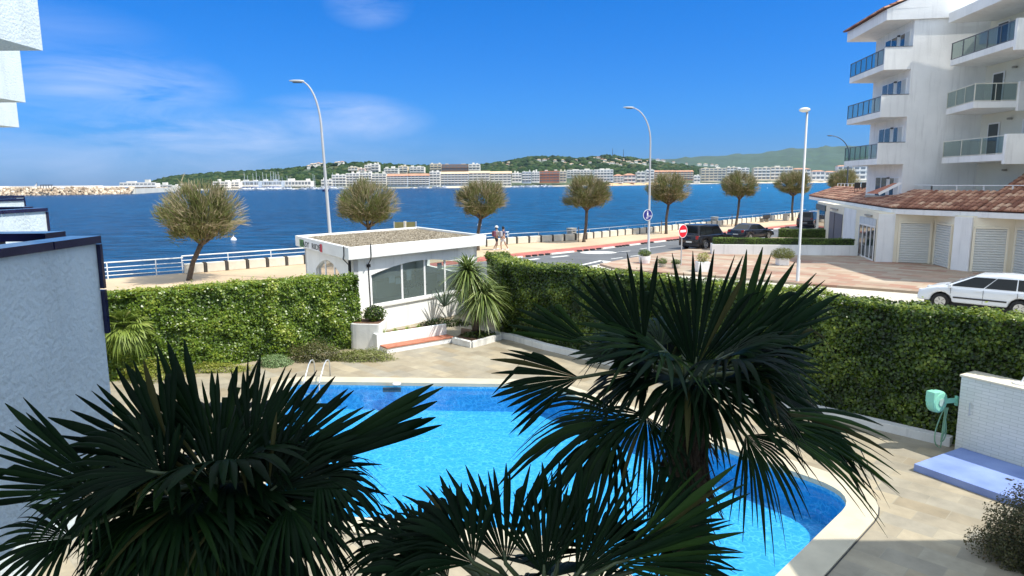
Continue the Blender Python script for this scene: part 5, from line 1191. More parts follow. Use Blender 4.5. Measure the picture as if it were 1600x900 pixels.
# ---------------------------------------------------------------- far shore: hills, woods, town, marina, breakwater
def interp(x, tab):
    if x <= tab[0][0]: return tab[0][1]
    for (a, b_), (c, d) in zip(tab, tab[1:]):
        if x <= c: return b_+(d-b_)*(x-a)/(c-a)
    return tab[-1][1]
hillm = mat('hill_scrub', (.03, .052, .02), .95, .35, .02, c2=(.06, .08, .035))
farm = mat('far_hill_woods', (.022, .050, .030), .95, .4, .012, c2=(.03, .06, .03))
SHD = [(200, 800), (300, 860), (450, 930), (640, 960), (800, 990), (950, 1200), (1060, 1500), (1150, 1750), (1300, 1900), (1700, 1900)]
def hill(name, px0, px1, n, sil, dn, dr, db, m, amp, seed, nd=14, low=0.8):
    """sil: silhouette pixels; dn front depth, dr ridge depth, db back depth (functions of px)"""
    V = []; nx = n
    for i in range(nx+1):
        px = px0+(px1-px0)*i/nx; r = ray(px, interp(px, sil)); k = r.x/r.y
        zr = EYE+r.z/r.y*dr(px)
        for j in range(nd+1):
            t = j/nd
            if t < .7: u = t/.7; D = dn(px)+(dr(px)-dn(px))*u; z = low+SEA+(zr-low-SEA)*(u**.9)*(1-.12*math.sin(u*PI))
            else: u = (t-.7)/.3; D = dr(px)+(db-dr(px))*u; z = zr+(SEA-2-zr)*u*u
            p = Vector((k*D, D, z)); q = noise.fractal(Vector((p.x, p.y, seed))*.006, 1, 2, 5)*amp*min(1, t*4)*(1 if t < .62 or t > .72 else .25)
            V.append((p.x, p.y, z+q))
    Q = [(i*(nd+1)+j, (i+1)*(nd+1)+j, (i+1)*(nd+1)+j+1, i*(nd+1)+j+1) for i in range(nx) for j in range(nd)]
    o = npmesh(name, np.array(V), np.array(Q), m, smooth=True); struct(o); return o, V, nd
far_sil = [(640, 262), (700, 261), (760, 258), (840, 256), (960, 252), (1010, 250), (1060, 247.5), (1100, 244.5), (1150, 241), (1190, 239.5), (1230, 233), (1280, 230), (1330, 227), (1400, 231), (1500, 245), (1600, 262), (1700, 276)]
hill('hills', 640, 1700, 150, far_sil, lambda p: 2900, lambda p: 5200, 7500, farm, 30, 3.0, 26)
mid_sil = [(x, y+3) for x, y in [(560, 262), (640, 259), (700, 259), (745, 257.5), (790, 252), (830, 246.5), (870, 244.5), (905, 247), (925, 244.5), (950, 242.5), (985, 245), (1008, 249), (1050, 256), (1100, 263), (1180, 270)]]
_, MV, MND = hill('hills', 560, 1180, 110, mid_sil, lambda p: interp(p, SHD)+25, lambda p: 2100, 2900, hillm, 9, 7.0, 26)
left_sil = [(x, y+3.5) for x, y in [(236, 286), (250, 280), (275, 276), (300, 273.5), (340, 270), (380, 268), (440, 264.5), (478, 261), (500, 256), (530, 255), (560, 254), (575, 253), (595, 255), (640, 258.5), (690, 262), (740, 270)]]
_, LVV, LND = hill('hills', 236, 740, 90, left_sil, lambda p: interp(p, SHD)+8, lambda p: 1300+(p-236)*.3, 1800, hillm, 2, 11.0, 20)
# woods: many small rounded crowns, one object per hillside
ico = bpy.data.meshes.new('tmpico'); bm = bmesh.new(); bmesh.ops.create_icosphere(bm, subdivisions=2, radius=1); iv = np.array([tuple(v.co) for v in bm.verts]); it = np.array([[v.index for v in f_.verts] for f_ in bm.faces]); bm.free(); bpy.data.meshes.remove(ico)
woodm = leafmat('pine_wood', [(0, (.010, .024, .010)), (.5, (.024, .050, .016)), (.85, (.045, .072, .022)), (1, (.075, .082, .04))], 0, .9, .1)
def woods(name, VV, nd, n, smin, smax, label, tmax=.74, tmin=.05, fmask=None):
    A = np.array(VV).reshape(-1, nd+1, 3); nx = A.shape[0]-1; V = []; Q = []; rn = []; c = 0
    while c < n:
        a = rng.random()*nx; t = tmin+(tmax-tmin)*rng.random()**.8; j = t*nd; i0, j0 = int(a), int(j)
        if j0 >= nd: continue
        f1, f2 = a-i0, j-j0
        p = A[i0, j0]*(1-f1)*(1-f2)+A[i0+1, j0]*f1*(1-f2)+A[i0, j0+1]*(1-f1)*f2+A[i0+1, j0+1]*f1*f2
        if any(abs(p[0]-hx) < hw+6 and hy-95 < p[1] < hy+1 for hx, hy, hw in HOUSES): c += 0; tries = 1; continue
        s = rng.uniform(smin, smax); k = iv*np.array([s, s, s*.75])*rng.uniform(.75, 1.2, (len(iv), 1))+p+np.array([0, 0, s*.35])
        V.append(k); Q.append(it+c*len(iv)); rn.append(np.full(len(it), rng.random())); c += 1
    o = npmesh(name, np.concatenate(V), np.concatenate(Q), woodm, rnd=np.concatenate(rn), smooth=True); return tag(o, label, 'woods', kind='stuff')
# shore strip and beach
b = MB(); st = []
pxs = list(range(236, 1720, 12))
for px in pxs: r = ray(px, 285); k = r.x/r.y; D = interp(px, SHD); st.append([(k*D, D), (k*(D+60), D+60)])
for i in range(len(pxs)-1):
    (a, c), (d, e_) = st[i], st[i+1]; z = SEA+1.2
    b.add([(*a, z), (*d, z), (*e_, z+1.5), (*c, z+1.5)], [(0,1,2,3)]); b.add([(*a, z), (*d, z), (*d, SEA-1), (*a, SEA-1)], [(0,1,2,3)])
struct(b.build('shore', mat('shore_quay', (.55, .50, .42), .9, .15, .05)))
def strip(name, p0, p1, z, dd, m):
    b = MB(); P = [p0+(p1-p0)*k/10 for k in range(11)]
    for a, c in zip(P, P[1:]):
        A1_, A2_ = [(ray(q, 285).x/ray(q, 285).y, interp(q, SHD)) for q in (a, c)]
        b.add([(A1_[0]*(A1_[1]-6), A1_[1]-6, SEA+.05), (A2_[0]*(A2_[1]-6), A2_[1]-6, SEA+.05), (A2_[0]*(A2_[1]+dd), A2_[1]+dd, z), (A1_[0]*(A1_[1]+dd), A1_[1]+dd, z)], [(0,1,2,3)])
    struct(b.build(name, m))
strip('beach', 925, 1030, SEA+4.5, 30, mat('orange_sand', (.55, .36, .18), .9, .1, .05)); strip('beach', 1168, 1300, SEA+3.5, 25, mat('pale_sand', (.62, .52, .38), .9, .1, .05)); strip('beach', 690, 780, SEA+2.5, 15, MATS['pale_sand'])
TM = dict(w=mat('town_white', (.76, .72, .65), .85, .06, .05), c=mat('town_cream', (.66, .57, .42), .85, .06, .05), g=mat('town_grey_blue', (.36, .42, .50), .7, .1, .05), r=mat('town_red_brown', (.42, .17, .09), .85, .1, .05),
          o=mat('town_orange', (.56, .28, .14), .85, .1, .05), t=mat('town_tan', (.42, .33, .22), .85, .1, .05), p=mat('town_pink', (.66, .48, .42), .85, .1, .05), b=mat('town_brown', (.26, .17, .13), .85, .1, .05), y=mat('town_stone_white', (.62, .60, .52), .85, .1, .05))
rtile = mat('far_roof_tiles', (.46, .24, .15), .85, .15, .1); rcream = mat('far_cream_roof', (.62, .46, .30), .85, .12, .1)
fwin = mat('far_window', (.15, .165, .18), .3, .3, .05)
cube_cache = {}
def ucube(m):
    if m.name not in cube_cache:
        mb_ = MB(); mb_.box(-.5, .5, -.5, .5, 0, 1); o = mb_.build('unit_block', m); cube_cache[m.name] = o.data; bpy.data.objects.remove(o)
    return cube_cache[m.name]
def ub(name, m, par, loc, sc):
    o = bpy.data.objects.new(name, ucube(m)); COL.objects.link(o); o.parent = par; o.location = loc; o.scale = sc; return o
def town(px0, px1, yt, yb, wall, label, floors=4, roof=None, D=None, deep=16, bays=None, cat='building', hip=False, group=None, band='w', step=0):
    pm_ = (px0+px1)/2; D = D or interp(pm_, SHD)+22; a = AT(px0, yb, D); c = AT(px1, yb, D); top = AT(pm_, yt, D).z; bot = AT(pm_, yb, D).z-1.5
    Wd = c.x-a.x; H_ = top-bot; r_ = empty('building', ((a.x+c.x)/2, D, bot), label, cat, group)
    rh = 0
    if roof is not None: rh = min(H_*.22, 3.2)
    hw = H_-rh; ub('wall', TM[wall], r_, (0, deep/2, 0), (Wd, deep, hw))
    if roof is not None:
        mb_ = MB(); e_ = .8; x = Wd/2+e_; ins_ = min(x*.9, deep*.5) if hip else 0
        mb_.add([(-x, -e_, hw), (x, -e_, hw), (x, deep+e_, hw), (-x, deep+e_, hw), (-x+ins_, deep/2, hw+rh), (x-ins_, deep/2, hw+rh)], [(0,1,5,4), (1,2,5), (2,3,4,5), (3,0,4), (0,3,2,1)]); mb_.build('roof', roof, r_)
    else:
        ub('parapet', TM[wall if wall != 'g' else 'w'], r_, (0, .3, hw), (Wd, .6, .9)); [ub('roof_room', TM[random.choice([wall, 'w', 'y'])], r_, (Wd*q_, deep*.5, hw), (Wd*random.uniform(.1, .26), deep*.4, random.uniform(1.8, 4))) for q_ in (random.uniform(-.35, -.05), random.uniform(.1, .35))]
    fh = (hw-1.5)/floors; bays = bays or max(2, min(9, int(Wd/7.5))); bw = Wd/bays
    for f_ in range(floors):
        z0 = 1.5+fh*f_
        for k in range(bays):
            x = -Wd/2+bw*(k+.5); w_ = ub('window', fwin, r_, (x, -.06, z0+fh*.30), (bw*.74, .3, fh*.52))
            if f_ > 0 or floors < 3: ub('balcony', TM[band], r_, (x, -.75, z0-.05), (bw*.9, 1.5, fh*.32))
    return r_
# --- the front row and the buildings just behind it (left to right)
T = town
T(333, 357, 284.5, 292.5, 'w', 'white two-storey marina building nearest the headland woods', 2, bays=4)
T(359, 374, 284.5, 292, 'w', 'small white marina building with a wide dark opening', 2, bays=2)
T(377, 404, 283.5, 291.5, 'g', 'pale blue-grey shed left among the yacht masts', 1, bays=4); T(406, 440, 283.5, 291, 'g', 'pale blue-grey shed right among the yacht masts', 1, bays=5)
T(441, 486, 283, 291, 'w', 'long low white harbour building with a row of dark doors', 1, bays=9)
T(502, 519, 281.5, 292, 'w', 'white harbour block just left of the stepped white flats', 2, bays=3)
T(519, 541, 274, 291.5, 'w', 'lower stepped white flats beside the tall lamp', 4, bays=4); T(541, 562, 271.5, 291, 'w', 'middle stepped white flats beside the harbour', 5, bays=4); T(562, 581, 270.5, 291, 'w', 'upper stepped white flats beside the harbour', 5, bays=4)
T(581, 604, 272, 291, 'y', 'stone white flats left of the long blue-grey block', 5, bays=4)
T(605, 637, 271.5, 290.5, 'g', 'left half of the long blue-grey block under red roofs', 5, rtile, bays=6); T(637.5, 671, 271, 290.5, 'g', 'right half of the long blue-grey block under red roofs', 5, rtile, bays=6)
T(671.5, 688, 269, 290, 'w', 'narrow white flats between the two blue-grey blocks', 5, bays=3)
T(689, 732, 268, 289.5, 'g', 'blue-grey block with cream gabled roofs', 5, rcream, bays=8)
T(733, 765, 267, 290, 'y', 'left cream flats with tan roofs behind the walkers tamarisk', 5, rcream, bays=5, band='w'); T(766, 799, 267.5, 290.5, 'y', 'right cream flats with tan roofs behind the walkers tamarisk', 5, rcream, bays=5, band='w')
T(800, 815, 271, 284, 'w', 'plain white villa block on the seafront', 3, bays=3); T(816, 830, 269, 285, 'g', 'grey-white flats with pale balconies on the seafront', 4, bays=3); T(831, 843, 269, 284, 'w', 'white flats left of the red-brown block', 4, bays=3)
T(843, 874, 268, 284.5, 'r', 'red-brown flats with dark balconies on the seafront', 4, bays=6, band='r'); T(874.5, 885, 268, 284, 'c', 'cream end flats right of the red-brown block', 4, bays=2, band='c')
T(886, 927, 266, 277, 'w', 'long white flats behind the tamarisk with the round shadow', 3, bays=8, D=1260); T(928, 958, 265.5, 283, 'w', 'white stepped flats above the orange beach', 4, bays=6)
T(959, 974, 272, 285, 'w', 'white seafront houses at the end of the orange beach', 3, rtile, bays=3, hip=True); T(975, 993, 271, 285, 'p', 'pinkish houses with brown roofs left of the tall lamp', 2, rtile, bays=3, hip=True)
T(994.5, 1008, 269, 286, 'y', 'grey-white flats with three balconies left of the tall lamp', 3, bays=2); T(1009, 1022, 266, 284, 'w', 'tall plain white block right behind the tall lamp', 4, bays=2)
T(1023, 1053, 266, 281, 'o', 'left half of the long orange-brown block', 4, rtile, bays=6, band='c'); T(1053.5, 1083, 266, 281, 'o', 'right half of the long orange-brown block', 4, rtile, bays=6, band='c')
T(1084, 1094, 275, 285, 'w', 'small white house between the orange and the tan block', 2, bays=2)
T(1095, 1134, 263, 283, 'c', 'tan and yellow block with long balconies', 5, bays=6, band='c'); T(1135, 1151, 261.5, 283, 'c', 'tall cream block right of the balcony block', 5, bays=3, band='w'); T(1152, 1170, 263, 283, 'w', 'white block with cream front behind a tamarisk', 5, bays=3)
T(1177, 1203, 262, 281, 'c', 'left part of the cream palace-like block', 4, bays=4, band='w'); T(1203.5, 1238, 261, 281, 'c', 'right part of the cream palace-like block', 4, bays=5, band='w')
T(1239, 1266, 262.5, 280, 'c', 'cream house with orange roof behind the round-headed lamp', 3, rtile, bays=4, hip=True)
T(1268, 1288, 266, 282, 'w', 'left white villa with orange roof near the shops', 2, rtile, bays=3, hip=True); T(1289, 1308, 267, 282, 'w', 'middle white villa with orange roof near the shops', 2, rtile, bays=3, hip=True)
T(1308, 1332, 258, 281, 'w', 'white villa with red roof left of the apartment bay', 3, rtile, bays=3, hip=True); T(1333, 1362, 258, 281, 'w', 'white villa with red roof touching the apartment bay', 3, rtile, bays=3, hip=True)
# second row
T(570, 580, 258.5, 271, 'w', 'white house left on the knoll above the harbour', 3, D=1180, bays=2); T(580.5, 592, 257, 270, 'w', 'white house right on the knoll above the harbour', 3, D=1180, bays=2)
T(544, 559, 261.5, 266, 'c', 'low beige villa in the woods above the stepped flats', 1, D=1180, bays=3); T(560, 570, 264, 268, 'p', 'low pink villa in the woods beside the knoll', 1, D=1170, bays=2)
T(600, 622, 263.5, 271, 'y', 'cream houses behind the left blue-grey block', 2, D=1120, bays=4); T(622.5, 637, 260, 270, 'c', 'cream tower house above the red roofs', 3, D=1140, bays=2)
T(640, 663, 261, 269, 'w', 'pinkish white block above the red roofs', 2, D=1140, bays=4)
T(672, 690, 256.5, 268, 'c', 'tall tan block behind the narrow white flats', 3, D=1150, bays=3, band='c'); T(690.5, 731, 257.5, 267, 'b', 'wide brown block on the skyline', 2, D=1150, bays=7, band='b'); T(732, 750, 257, 266, 'w', 'white block with arches on the skyline', 2, D=1150, bays=3)
# small houses on the hills
CAMI = (Matrix.Rotation(PI/2-PIT, 4, 'X') @ Matrix.Rotation(-ROL, 4, 'Z')).inverted()
def project(p):
    q = CAMI @ (Vector(p)-Vector((0, 0, EYE))); return 800-F*q.x/q.z, 450+F*q.y/q.z
def surf(VV, nd, px0, px1, px, py):
    nx = len(VV)//(nd+1)-1; i = min(nx, max(0, round((px-px0)/(px1-px0)*nx)))
    for j in range(nd+1):
        v = VV[i*(nd+1)+j]
        if project(v)[1] <= py: return v[1]
    return VV[i*(nd+1)+int(nd*.7)][1]
HOUSES = []
def house_at(px, py, w, h, wall, label, D, group):
    HOUSES.append((AT(px, py, D).x, D, w/F*D*.5))
    a = AT(px-w/2, py, D); c = AT(px+w/2, py, D); z1 = AT(px, py-h, D).z; Wd = c.x-a.x; r_ = empty('house', ((a.x+c.x)/2, D, a.z-3), label, 'house', group)
    H_ = z1-a.z+3; ub('wall', TM[wall], r_, (0, 5, 0), (Wd, 10, H_*.97)); rh = 1.5
    mb_ = MB(); x = Wd/2+.5
    mb_.add([(-x, -.6, H_*.97), (x, -.6, H_*.97), (x, 10.6, H_*.97), (-x, 10.6, H_*.97), (-x*.3, 5, H_*.97+rh), (x*.3, 5, H_*.97+rh)], [(0,1,5,4), (1,2,5), (2,3,4,5), (3,0,4), (0,3,2,1)]); mb_.build('roof', rcream if random.random() < .6 else rtile, r_)
    for k in (-.25, .25): ub('window', fwin, r_, (Wd*k, -.05, H_*.97-2.3), (Wd*.2, .3, 1.3))
hs = random.Random(5)
hv = [(482, 261), (487, 258.5), (492, 258), (497, 257), (503, 258), (525, 256), (529, 255.5), (534, 255)]
for i, (x, y) in enumerate(hv): house_at(x, y+1, 5, 3.4, 'w', 'one of the small pale houses on the headland summit', surf(LVV, LND, 236, 740, x, y+1)-15, 'houses on the headland summit')
hm = [(835, 252), (842, 252.5), (851, 252), (858, 251), (868, 253), (878, 252), (886, 254), (883, 257), (896, 252), (900, 253), (893, 258), (889, 259.5), (908, 259), (911, 262), (823, 257), (836, 258), (866, 258), (912, 251), (922, 256), (930, 249.5), (935, 248), (941, 251), (946, 251.5), (937, 255), (944, 256), (950, 256.5), (957, 256), (958, 250.5), (962, 250), (967, 252), (972, 251), (975, 254), (979, 255), (984, 254), (988, 257), (994, 254), (999, 253.5), (1003, 256), (1007, 257), (1011, 254), (963, 258), (970, 260), (976, 262), (785, 258), (793, 260), (795, 256), (812, 263), (1005, 261), (1000, 259)]
for i, (x, y) in enumerate(hm):
    D = surf(MV, MND, 560, 1180, x, y)-22; house_at(x, y, hs.uniform(4, 8), hs.uniform(2.2, 3.4), 'w', 'one of the small white villas among trees on the hill above the town', D, 'villas on the hill')
for x, y, w in ((1028, 250.5, 6), (1036, 252, 7), (1053, 254.5, 4), (1073, 257, 3), (1093, 257.5, 6), (1103, 258, 6), (1113, 258.5, 5), (1120, 259.5, 5)): house_at(x, y, w, 2, 'w', 'one of the pale houses at the foot of the far wooded hill', 2700, 'houses below the far hill')
for i, (x, y, lab) in enumerate(((957, 232, 'left thin radio mast on the hill top'), (974, 233.5, 'right thin radio mast on the hill top'))):
    a = AT(x, 246, 2090); z1 = AT(x, y, 2090).z; b = MB(); b.tube([(0, 0, 0), (0, 0, z1-a.z)], [1.0, .45], 6); b.box(-1.4, 1.4, -1.4, 1.4, -3, 3); o = b.build('radio_mast', dsteel); o.location = a; tag(o, lab, 'mast')
woods('pine_woods', LVV, LND, 4200, 3, 7, 'dark green pine woods on the headland behind the marina')
woods('hillside_woods', MV, MND, 4600, 4, 10, 'green woods between the white villas on the hill above the town', tmin=.12)
# breakwater: rock mound, white wall, long terminal roof
BW = [(-60, 307), (0, 305.8), (50, 305.4), (100, 304.8), (150, 304.0), (200, 303.2), (235, 301.0), (262, 299.5), (290, 298.5)]
pts = [G(x, y, SEA) for x, y in BW]
rock = leafmat('breakwater_rock', [(0, (.20, .15, .11)), (.4, (.40, .31, .22)), (.75, (.55, .45, .33)), (1, (.68, .60, .48))], 0, .9, .1)
V = []; Q = []; rn = []; c = 0
for i in range(len(pts)-1):
    a, d = pts[i], pts[i+1]; n_ = int((d-a).length*7)
    for k in range(n_):
        t = rng.random(); u = rng.random(); p = a.lerp(d, t); zt_ = 5.9*(1 if i < 5 else 1-.16*(i-5+t)); q = np.array([p.x, p.y+u*9, SEA-.4+u*zt_]); s = rng.uniform(.5, 1.35)
        V.append(iv[:12]*0 if False else (np.sign(iv)*np.abs(iv)**.6)*s*rng.uniform(.6, 1.25, (len(iv), 1))+q); Q.append(it+c*len(iv)); rn.append(np.full(len(it), rng.random())); c += 1
tag(npmesh('breakwater_rocks', np.concatenate(V), np.concatenate(Q), rock, rnd=np.concatenate(rn)), 'long mound of tan boulders forming the breakwater', 'breakwater', kind='stuff')
b = MB(); o0 = pts[0]
for i in range(len(pts)-1): b.beam(pts[i]+Vector((0, 10, 2.2))-o0, pts[i+1]+Vector((0, 10, 2.2))-o0, 3, 5.6 if i < 5 else 4.6)
o = b.build('breakwater_core', TM['y']); o.location = o0; tag(o, 'pale stone body of the breakwater below its white wall', 'breakwater')
b = MB()
for i in range(6): b.beam(pts[i]+Vector((0, 10.5, 6.3))-o0, pts[i+1]+Vector((0, 10.5, 6.3))-o0, 2, 2.1 if i < 4 else 1.2)
o = b.build('breakwater_wall', TM['w']); o.location = o0; tag(o, 'white parapet wall running along the top of the rocks', 'wall')
T(187, 243, 286.2, 290, 'w', 'long white terminal building on the breakwater', 1, D=720, bays=9, deep=10); T(205, 269, 289.8, 296, 'y', 'low white terminal with glass front at the breakwater root', 1, D=800, bays=9, deep=10); T(268, 286, 292, 297, 'w', 'small white end building of the terminal', 1, D=850, bays=2, deep=8)
r_ = empty('sail', AT(55, 292, 545), 'white sail-shaped sculpture standing on the breakwater wall', 'sculpture'); b = MB(); b.add([(-1.4, 0, 0), (1.4, 0, 0), (1.6, .3, 3.2), (-1.4, .3, 0), (1.4, .3, 0)], [(0,1,2), (0,3,2), (1,4,2), (0,1,4,3)]); b.build('sail_cloth', TM['w'], r_); b = MB(); b.tube([(1.5, .15, -1), (1.6, .15, 3.6)], .12, 6); b.build('mast', dsteel, r_)
r_ = empty('shelter', AT(73, 293.2, 542), 'small dark flat shelter on posts on the breakwater', 'shelter'); b = MB(); b.box(-4.4, 4.4, -1, 1, 1.7, 2.3); b.build('roof', dsteel, r_)
for k in range(5): b = MB(); b.box(-4.3+k*2.1, -4.0+k*2.1, -.9, -.6, -.6, 1.7); b.build('post', dsteel, r_)
# yachts and small boats
hullw = mat('boat_white', (.78, .78, .78), .3, .04, .3); mastm = mat('mast_aluminium', (.60, .62, .65), .4, .05, 1)
def hull(mb_, Ln, w, h):
    st = []; n = 9
    for i in range(n): t = i/(n-1); ww = w*.5*(math.sin(PI*min(1, .28+t*.74))**.7 if t < 1 else 0.02); st.append([( -Ln/2+Ln*t, -ww, h*(1+.25*t)), (-Ln/2+Ln*t, -ww*.6, 0), (-Ln/2+Ln*t, ww*.6, 0), (-Ln/2+Ln*t, ww, h*(1+.25*t))])
    mb_.add([p for s_ in st for p in s_], [(4*i+j, 4*i+j+1, 4*i+5+j, 4*i+4+j) for i in range(n-1) for j in range(3)]+[(4*i+3, 4*i, 4*i+4, 4*i+7) for i in range(n-1)]+[(0,1,2,3)])
def yacht():
    r_ = empty('sailing_yacht', (0,0,0), 'white sailing yacht moored in the marina, bare mast up', 'yacht', 'sailing yachts in the marina')
    b = MB(); hull(b, 12, 3.6, 1.3); b.build('hull', hullw, r_); b = MB(); b.box(-2.5, 2.5, -1, 1, 1.3, 2.1); b.build('cabin', hullw, r_)
    b = MB(); b.tube([(.8, 0, 1.2), (.8, 0, 18)], [.24, .15], 6); b.build('mast', mastm, r_); b = MB(); b.tube([(.8, 0, 2.9), (-4.6, 0, 3.0)], .22, 6); b.build('boom', mat('sail_cover_blue', (.05, .1, .3), .8), r_)
    b = MB(); b.beam((.8, -1.2, 10.5), (.8, 1.2, 10.5), .1, .1); b.build('spreader', mastm, r_)
    return r_
yy = [(301, 289), (381.5, 269.5), (387, 274), (395, 271), (400.5, 267.5), (405.5, 275), (410.5, 269), (416.5, 271), (422.5, 267), (425, 275), (427, 267), (430, 269), (432, 272), (434.5, 267), (437, 274), (440.5, 276), (448.5, 274), (453, 276), (489, 271.5), (492, 274), (506, 272), (509, 275), (519.5, 270), (523.5, 273)]
Y0 = yacht()
ys_ = [("leftmost sailing yacht, a tiny mast behind the big tamarisk crown")]
for i, (px, yt) in enumerate(yy):
    o = Y0 if i == 0 else copy_tree(Y0); D = interp(px, SHD)-14-(i % 3)*9; p = AT(px, 290, D); p.z = SEA; o.location = p; o.rotation_euler = (0, 0, .4+(i*1.7) % 1.2)
    need = (AT(px, yt, D).z-SEA)/18.0; o.scale = (max(.45, min(1.3, need)),)*3
def motor():
    r_ = empty('motor_boat', (0,0,0), 'small white motor boat moored along the town shore', 'boat', 'motor boats along the shore')
    b = MB(); hull(b, 8, 2.8, 1.2); b.build('hull', hullw, r_); b = MB(); b.box(-1.2, 1.6, -.95, .95, 1.2, 2.3); b.build('cabin', hullw, r_); b = MB(); b.box(-1.0, 1.4, -.97, .97, 1.6, 2.1); b.build('window', fwin, r_); return r_
M0 = motor(); k_ = 0
for rg in ((385, 455, 11), (470, 560, 14), (640, 700, 5), (800, 862, 16), (268, 330, 4)):
    for j in range(rg[2]):
        px = rg[0]+(rg[1]-rg[0])*(j+random.random()*.7)/rg[2]; o = M0 if k_ == 0 else copy_tree(M0); k_ += 1; D = interp(px, SHD)-8-random.random()*22; p = AT(px, 290, D); p.z = SEA; o.location = p; o.rotation_euler = (0, 0, random.uniform(-.6, .6)+PI*(j % 2)); s_ = random.uniform(.9, 1.5); o.scale = (s_,)*3
r_ = empty('fishing_boat', G(509, 299, SEA), 'small dark red and blue fishing boat just left of the tall lamp pole', 'boat'); b = MB(); hull(b, 6.5, 2.4, 1.4); b.build('hull', mat('boat_dark_blue', (.02, .02, .12), .4), r_); b = MB(); b.box(-1, 1, -.7, .7, 1.4, 2.6); b.build('cabin', mat('boat_red', (.4, .04, .05), .5), r_)
for i, (p, lab) in enumerate((((365, 375), 'white mooring buoy right of the big tamarisk'), ((749, 352), 'pale green buoy left of the walkers'), ((1199, 294), 'tiny white buoy far out between two tamarisks'), ((1112, 293), 'tiny white buoy far out right of the tall lamp'))):
    b = MB(); b.lathe([(0, -.3), (.3, -.2), (.4, 0), (.3, .25), (.08, .4), (.06, .7), (0, .72)], (0,0,0), 12); o = b.build('buoy', hullw); o.location = G(*p, SEA); tag(o, lab, 'buoy')
# ---------------------------------------------------------------- fan palms in front
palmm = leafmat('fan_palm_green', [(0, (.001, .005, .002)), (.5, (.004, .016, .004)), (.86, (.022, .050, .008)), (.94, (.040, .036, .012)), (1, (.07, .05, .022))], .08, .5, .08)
petm = mat('petiole_green', (.05, .07, .025), .5, .3, 6)
fibre = mat('palm_fibre', (.045, .032, .020), .95, .5, 25, .9, 60)
EYEV = Vector((0, 0, EYE))
def fan_mesh(name, parent, hub, d, nrm, Rr, nseg, half, droop, grav, tone, rs, split=.48, fold=.25, mats=None, wmul=1.0):
    nseg = max(6, int(nseg*.94)); wmul *= .98
    d = d.normalized(); nrm = (nrm-d*nrm.dot(d)).normalized(); sd = d.cross(nrm)
    D, Nn, Sd = np.array(d), np.array(nrm), np.array(sd); V = []; Q = []; rn = []; c = 0
    dth = 2*half/(nseg-1)
    rk = np.array([.03, .2, .36, split, split+(1-split)*.3, split+(1-split)*.58, split+(1-split)*.84, 1.0])
    for i in range(nseg):
        th = -half+dth*i+rs.uniform(-.28, .28)*dth; L_ = Rr*(.80+.20*math.cos(th*.8))*rs.uniform(.82, 1.06)
        dd = D*math.cos(th)+Sd*math.sin(th); e_ = -D*math.sin(th)+Sd*math.cos(th); brk = rs.random() < .10; bk = rs.uniform(.5, 1.2)
        sag = rs.uniform(.8, 1.3); spl = split*rs.uniform(.85, 1.15); rkk = rk.copy(); rkk[3] = spl; tw = rs.uniform(-.7, .7)
        for k, r in enumerate(rkk):
            rr = r*L_; w = rr*math.tan(dth/2)*1.04 if r <= spl else spl*L_*math.tan(dth/2)*(1.04*(1-((r-spl)/(1-spl))**2.3)+.10)
            w *= wmul
            p = dd*rr+Nn*(fold*abs(math.sin(th))*rr*.5-droop*rr*rr/Rr*.5)+np.array([0, 0, -1.])*(grav*sag*Rr*max(0, r-.35)**2*1.7)
            if brk and r > .72: p = p+np.array([0, 0, -1.])*bk*(r-.72)*Rr
            ev = e_+Nn*tw*(r > spl)
            V += [p-ev*w, p+Nn*w*.55, p+ev*w]
        for k in range(len(rkk)-1):
            a = c+3*k; Q += [[a, a+1, a+4, a+3], [a+1, a+2, a+5, a+4]]
        t_ = min(1, max(0, tone+rs.uniform(-.22, .22)))*.84
        if rs.random() < .012: t_ = .93
        rn += [t_]*(2*(len(rkk)-1)); c += 3*len(rkk)
    return npmesh(name, np.array(V), np.array(Q), mats or palmm, parent, rnd=rn, loc=hub)
def frond(palm, C, hub, tip, rs, half=100, nseg=36, droop=.25, grav=.25, tone=.4, hint=None, split=.48, fold=.45, wmul=1.0):
    base = Vector(palm.location); d = tip-hub; Rr = d.length
    h = hint if hint is not None else (EYEV-hub).normalized()*.7+Vector((0, 0, .8))
    n = (h-d.normalized()*h.dot(d.normalized())); n.normalize()
    o = fan_mesh('frond', palm, hub-base, d, n, Rr, nseg, R(half), droop, grav, tone, rs, split, fold, wmul=wmul)
    b = MB(); c0 = C-hub; out = (hub-C); m_ = c0*.45+Vector((0, 0, .12*out.length)); b.tube([c0, m_, Vector((0,0,0)), d.normalized()*Rr*.12], [.022, .014, .011, .006], 6); b.build('petiole', petm, o, smooth=True)
    return o
